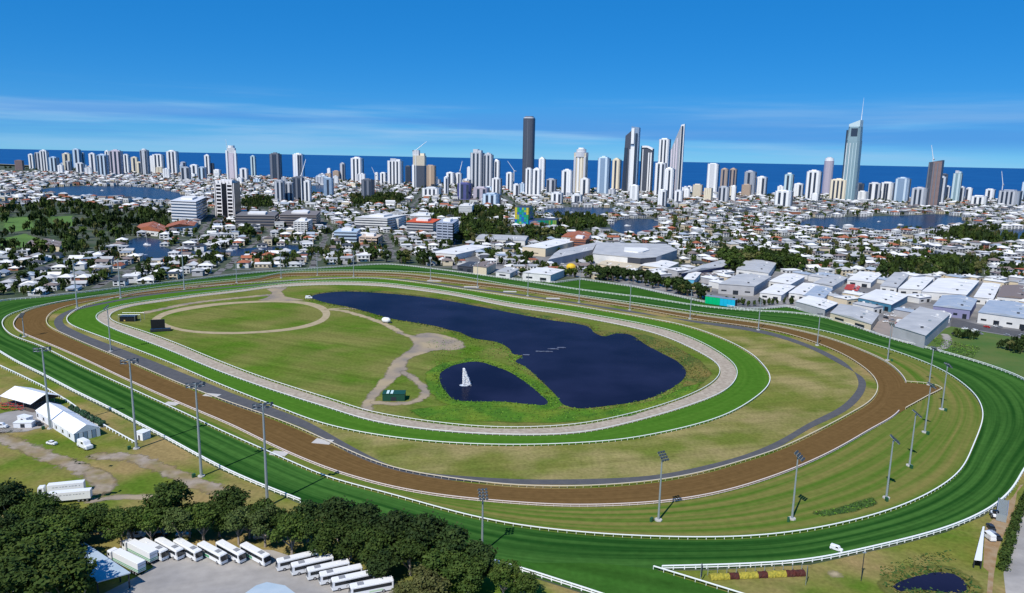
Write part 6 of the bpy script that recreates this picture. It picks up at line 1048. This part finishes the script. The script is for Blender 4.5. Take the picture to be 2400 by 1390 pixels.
for pts, n, h0, v in ROWS:
    P = W(pts); S = resample(P, max(1.0, np.sum(np.linalg.norm(np.diff(P, axis=0), axis=1)) / n), False)
    for X, Y in S: h = h0 * r.uniform(.75, 1.15); T_.append((X + r.normal(0, 2), Y + r.normal(0, 2), h, h * r.uniform(.36, .48), v if r.random() < .7 else r.choice(5)))
for _ in range(1400):      # a leafy belt behind the beach and between the towers
    X = r.uniform(-3200, 2300); Y = coast_y(X) - r.uniform(70, 700)
    T_.append((X, Y, r.uniform(6, 13), r.uniform(3.5, 6), r.choice(5)))
T_ = np.array(T_); px, py = proj(T_[:, 0], T_[:, 1], T_[:, 2]); ok = (px > -30) & (px < 2430) & (T_[:, 1] > 300)
for P in WATER + [NOHOUSE[1]] + OCC: ok &= ~inside(P, T_[:, 0], T_[:, 1])
ok &= ~inside(offset(resample(LFO, 12), -6 * sgn), T_[:, 0], T_[:, 1]); T_ = T_[ok]; size = T_[:, 2] / np.hypot(T_[:, 0], T_[:, 1]); T_ = T_[np.argsort(-size)]
print('town trees', len(T_)); NT = 235; tn = ['deep green rounded', 'very dark', 'mid green', 'dark spreading', 'olive', 'tall conical', 'feathery palm']; used_p = set()
for i in range(NT):
    X, Y, h, rad, v = T_[i]; v = int(v); o = far_protos[v] if v not in used_p else copy_tree(far_protos[v]); used_p.add(v); H0, R0 = (11, 5.0) if v < 5 else (15, 3.2) if v == 5 else (9.8, 3)
    o.name = 'town_tree'; o.location = (X, Y, 0); o.rotation_euler = (0, 0, r.random() * 6.28); o.scale = (rad / R0, rad / R0, h / H0); px_, py_ = proj(X, Y, 0)
    where = 'in the dark tree row behind the chute fence' if inside(W([(1360,640),(1500,650),(1660,690),(1660,715),(1500,690),(1360,665)]), np.array([X]), np.array([Y]))[0] else 'in the golf course grove' if inside(WOODS[0], np.array([X]), np.array([Y]))[0] else 'in the dark grove beyond the estate' if inside(WOODS[4], np.array([X]), np.array([Y]))[0] else place_words(X, Y)
    hw = 'tall' if h > 10.5 else 'low' if h < 7 else 'middling'
    tag(o, '%s %s tree %s' % (hw, tn[v], where), 'tree', 'trees of the town beyond the course')
for v in range(7):
    if v not in used_p:
        for ch in list(far_protos[v].children): bpy.data.objects.remove(ch)
        bpy.data.objects.remove(far_protos[v])
low = []
for v in range(5):
    rr = np.random.default_rng(300 + v); lob = [(rr.normal(0, .45), rr.normal(0, .45), rr.uniform(.35, .8), .5, .5, .22) for _ in range(6)] + [(0, 0, .8, .45, .45, .2)]; q = leaf_quads(44, lob, .16, .32, rr); q[:, :, 2] = np.clip(q[:, :, 2], .02, 1.05); low.append(q)
B = []; MI = []; TR = T_[NT:]
for v in range(7):
    S = TR[TR[:, 4] == v]; q = low[v % 5]
    if not len(S): continue
    a = r.random(len(S)) * 6.28; ca, sa = np.cos(a)[:, None, None], np.sin(a)[:, None, None]; kx = (S[:, 3] * (.75 if v < 5 else .5))[:, None, None]
    x = (q[None, :, :, 0] * ca - q[None, :, :, 1] * sa) * kx + S[:, 0][:, None, None]; y = (q[None, :, :, 0] * sa + q[None, :, :, 1] * ca) * kx + S[:, 1][:, None, None]; z = q[None, :, :, 2] * S[:, 2][:, None, None]
    B.append(np.stack([x, y, z], -1).reshape(-1, 4, 3)); MI += [[0, 3, 1, 0, 2, 3, 2][v]] * (len(S) * len(q))
tag(link('distant_foliage', quads_mesh('distant_foliage', np.concatenate(B), LEAF, MI)), 'mass of dark garden trees scattered through the far suburbs', kind='stuff')
# --- parked cars in the estate, boats on the water
r = np.random.default_rng(4); kk = ['white', 'silver', 'dark', 'red', 'van']
for i in range(64):
    zone = [(2060, 2150, 722, 762), (2230, 2400, 765, 790), (1180, 1330, 612, 645), (1100, 1180, 608, 628), (1880, 2050, 700, 735)][i % 5]; x, y = r.uniform(*zone[:2]), r.uniform(*zone[2:])
    P = at(x, y)
    if any(inside(buf(q, 2.5), P[:1], P[1:])[0] for q in OCC): continue
    if inside(NOHOUSE[0], P[:1], P[1:])[0]: continue
    k = kk[r.choice(5, p=[.38, .26, .2, .08, .08])]; zn = ['in the yard beside the grey warehouse', 'along the side road by the field', 'in the yards behind the back straight', 'in the car yard near the supermarket roof', 'between the estate sheds'][i % 5]
    car(k, x, y, r.choice([.3, 1.9]) + r.normal(0, .1), '%s parked %s' % ({'white': 'white car', 'silver': 'silver car', 'dark': 'dark car', 'red': 'red car', 'van': 'white van'}[k], zn), 'cars parked in the industrial estate')
for k, o in cars.items():
    if k not in cused:
        for ch in list(o.children_recursive): bpy.data.objects.remove(ch)
        bpy.data.objects.remove(o)
hullm = mat('boat_white', (.78, .79, .8), .3); boats = [(332, 600, 'white'), (345, 575, 'tall-masted'), (410, 590, 'small'), (470, 592, 'small'), (540, 588, 'white'), (610, 586, 'small'), (240, 447, 'white'), (1950, 530, 'white'), (2060, 520, 'small'), (2110, 528, 'white'), (1470, 530, 'white'), (1340, 498, 'small')]
bw = ['at the near bank of the canal bulb', 'in the middle of the canal bulb', 'first along the canal arm', 'second along the canal arm', 'third along the canal arm', 'last along the canal arm', 'on the river by the far left suburbs', 'at the left bank of the right-hand river', 'in the middle of the right-hand river', 'at the near bank of the right-hand river', 'on the short river bend below the blade tower', 'on the river behind the park']
for (x, y, k), wd in zip(boats, bw):
    p = V(x, y, .1); o = empty('motor_boat', p, random.uniform(-.4, .4)); tag(o, '%s boat moored %s' % (k, wd), 'boat', 'boats on the canals'); s = 1.0 if k != 'small' else .7; o.scale = (s, s, s)
    MB().add([(-5, -1.6, 0), (3, -1.6, 0), (6, 0, 0), (3, 1.6, 0), (-5, 1.6, 0), (-5, -1.9, 1.4), (3.2, -1.9, 1.5), (7, 0, 1.9), (3.2, 1.9, 1.5), (-5, 1.9, 1.4)], [(0, 1, 6, 5), (1, 2, 7, 6), (2, 3, 8, 7), (3, 4, 9, 8), (4, 0, 5, 9), (5, 6, 7, 8, 9), (4, 3, 2, 1, 0)]).build('hull', hullm, o); MB().box(-3, 2, -1.2, 1.2, 1.4, 2.8).build('cabin', hullm, o); MB().box(-1, 2.05, -1.22, 1.22, 2.0, 2.5).build('cabin_window', win, o)
    if k == 'tall-masted': MB().tube([(0, 0, 2), (0, 0, 13)], .12, 5).build('mast', hullm, o)
def single_out():
    by = {}
    for o in bpy.data.objects:
        if o.parent is None and o.get('category') in ('house', 'tree', 'car', 'van', 'table', 'shrub'): by.setdefault(o['label'], []).append(o)
    for lb, os_ in by.items():
        if len(os_) < 2: continue
        os_.sort(key=lambda o: float(proj(o.location.x, o.location.y, 0)[0]))
        for i, o in enumerate(os_):
            sfx = ', %s leftmost' % num_word(i + 1) if len(os_) > 2 else [', leftmost', ', rightmost'][i]
            o['label'] = lb + sfx
single_out()
# ================================================================== BANK VEGETATION AND HEDGES
reedm = [mat('reed_bright', (.085, .21, .014), .85, col2=(.13, .24, .02), scale=.15), mat('reed_olive', (.10, .12, .025), .85, col2=(.17, .13, .035), scale=.12), mat('reed_dark', (.02, .06, .012), .85, col2=(.045, .10, .015), scale=.2)]
def veg(name, X, Y, h, w, mi, label, z0=.05):
    n = len(X); a = r.random(n) * 6.28; t = np.c_[np.cos(a), np.sin(a)] * (w * .6)[:, None]; lean = r.normal(0, .9, (n, 2)) * h[:, None]; Qv = np.zeros((n, 4, 3)); c = np.c_[X, Y]
    Qv[:, 0, :2] = c - t; Qv[:, 1, :2] = c + t; Qv[:, 2, :2] = c + t * .8 + lean; Qv[:, 3, :2] = c - t * .7 + lean; Qv[:, :2, 2] = z0; Qv[:, 2, 2] = h; Qv[:, 3, 2] = h * .85
    return tag(link(name, quads_mesh(name, Qv, reedm, mi)), label, kind='stuff')
def bank(P, inner, outer, n, kinds, h0, name, label):
    S = P[r.integers(0, len(P), n)]; T = np.roll(P, -1, 0) - np.roll(P, 1, 0); T /= np.linalg.norm(T, axis=1)[:, None]; idx = r.integers(0, len(P), n); A = 0.5 * np.sum(P[:, 0] * np.roll(P[:, 1], -1) - P[:, 1] * np.roll(P[:, 0], -1)); nn = np.c_[T[:, 1], -T[:, 0]] * (1 if A > 0 else -1)
    d = r.uniform(inner, outer, n) ** 1.0; d = np.where(r.random(n) < .5, d * .4, d); S = P[idx] + nn[idx] * d[:, None] + r.normal(0, .6, (n, 2))
    oth = np.zeros(n, bool)
    for q in (PB, PS, PC): oth |= inside(q, S[:, 0], S[:, 1]) & (d > .8)
    S = S[~oth]; mi = kinds(S); veg(name, S[:, 0], S[:, 1], h0 * r.uniform(.5, 1.25, len(S)), r.uniform(.35, .8, len(S)), mi, label)
def kinds_big(S):
    px, _ = proj(S[:, 0], S[:, 1], 0); u = r.random(len(S)); right = px > 1390; _, py = proj(S[:, 0], S[:, 1], 0)
    return np.where((py < 900) & (px > 1330), np.where(u < .65, 1, np.where(u < .85, 2, 0)), np.where(px < 1150, np.where(u < .5, 1, 2), np.where(u < .55, 0, np.where(u < .85, 2, 1)))).astype(int)
bank(PB, .2, 8, 4200, kinds_big, .5, 'pond_reeds', 'reeds and rough growth round the big pond'); bank(PS, .2, 5, 1300, lambda S: np.where(r.random(len(S)) < .6, 0, 2), .55, 'pond_reeds', 'bright green reeds round the small pond'); bank(PC, .2, 3, 900, lambda S: np.where(r.random(len(S)) < .4, 1, 2), .4, 'pond_reeds', 'rough growth round the small corner pond')
def scrub(px, n, h0, mi, label, name='scrub_patch'):
    P = W(px); x0, y0 = P.min(0); x1, y1 = P.max(0); X = r.uniform(x0, x1, n * 4); Y = r.uniform(y0, y1, n * 4); k = inside(P, X, Y); X, Y = X[k][:n], Y[k][:n]; veg(name, X, Y, h0 * r.uniform(.5, 1.2, len(X)), r.uniform(.3, .7, len(X)), r.choice(mi, len(X)), label)
scrub([(1900,1200),(1960,1192),(2030,1170),(2045,1165),(2055,1183),(2000,1200),(1930,1212)], 700, .3, [2, 2, 2, 0], 'long dark shrub patch on the mown grass inside the bend'); scrub([(1290,958),(1420,958),(1530,940),(1600,910),(1650,895),(1600,930),(1480,975),(1300,990),(1000,985),(960,965),(1060,950),(1180,952)], 1200, .45, [0, 0, 2], 'bright green growth between the ponds and the sand track')
scrub([(1480,795),(1560,800),(1640,845),(1665,875),(1640,905),(1615,885),(1600,850),(1540,815)], 1300, .5, [1, 1, 1, 2], 'rusty olive scrub at the end of the big pond'); scrub([(2345,1330),(2352,1280),(2372,1225),(2395,1180),(2402,1190),(2385,1235),(2366,1290),(2357,1340)], 300, .5, [2], 'weeds along the hedge beside the access road', 'hedge_weeds'); scrub([(2060,1330),(2150,1300),(2230,1290),(2240,1315),(2140,1330),(2070,1360)], 350, .3, [1, 2, 2], 'rough green growth above the corner pond')
scrub([(2180,790),(2230,800),(2300,815),(2280,840),(2200,820)], 900, .5, [2, 2, 0], 'low green scrub on the side field'); scrub([(1000,800),(1060,790),(1120,800),(1180,815),(1195,830),(1130,845),(1060,850),(1020,870),(990,880),(1010,840)], 600, .45, [0, 0, 2], 'green growth on the neck of land between the ponds')

soft('reed_bed', np.vstack([PC, PC[:1]]), 0.06, bedo, 2.5, .2, width=8)
hl = resample(W([(2352,1338),(2362,1285),(2380,1228),(2400,1183),(2412,1160)]), 1.3, False); r5 = np.random.default_rng(6); c0 = hl[0]
o = empty('clipped_hedge', (c0[0], c0[1], 0)); tag(o, 'dense dark hedge running along the grey access road', 'hedge')
link('foliage', quads_mesh('foliage', leaf_quads(3000, [(p[0] - c0[0] + r5.normal(0, .3), p[1] - c0[1] + r5.normal(0, .3), 1.0, 1.5, 1.5, 1.1) for p in hl], .15, .38, r5), LEAF[0]), o)
for p in hl[::6]: MB().tube([(p[0] - c0[0], p[1] - c0[1], 0), (p[0] - c0[0], p[1] - c0[1], 1.0)], .12, 5).build('stem', dbark, o)
soft('dark_grass_patch', W([(1905,1203),(1960,1193),(2030,1170),(2045,1166),(2053,1182),(2000,1199),(1930,1210)]), 0.075, mat('dark_growth', (.03, .07, .014), .95, col2=(.055, .10, .02), scale=.2, detail=8, grain=.2), 1.6, .25)
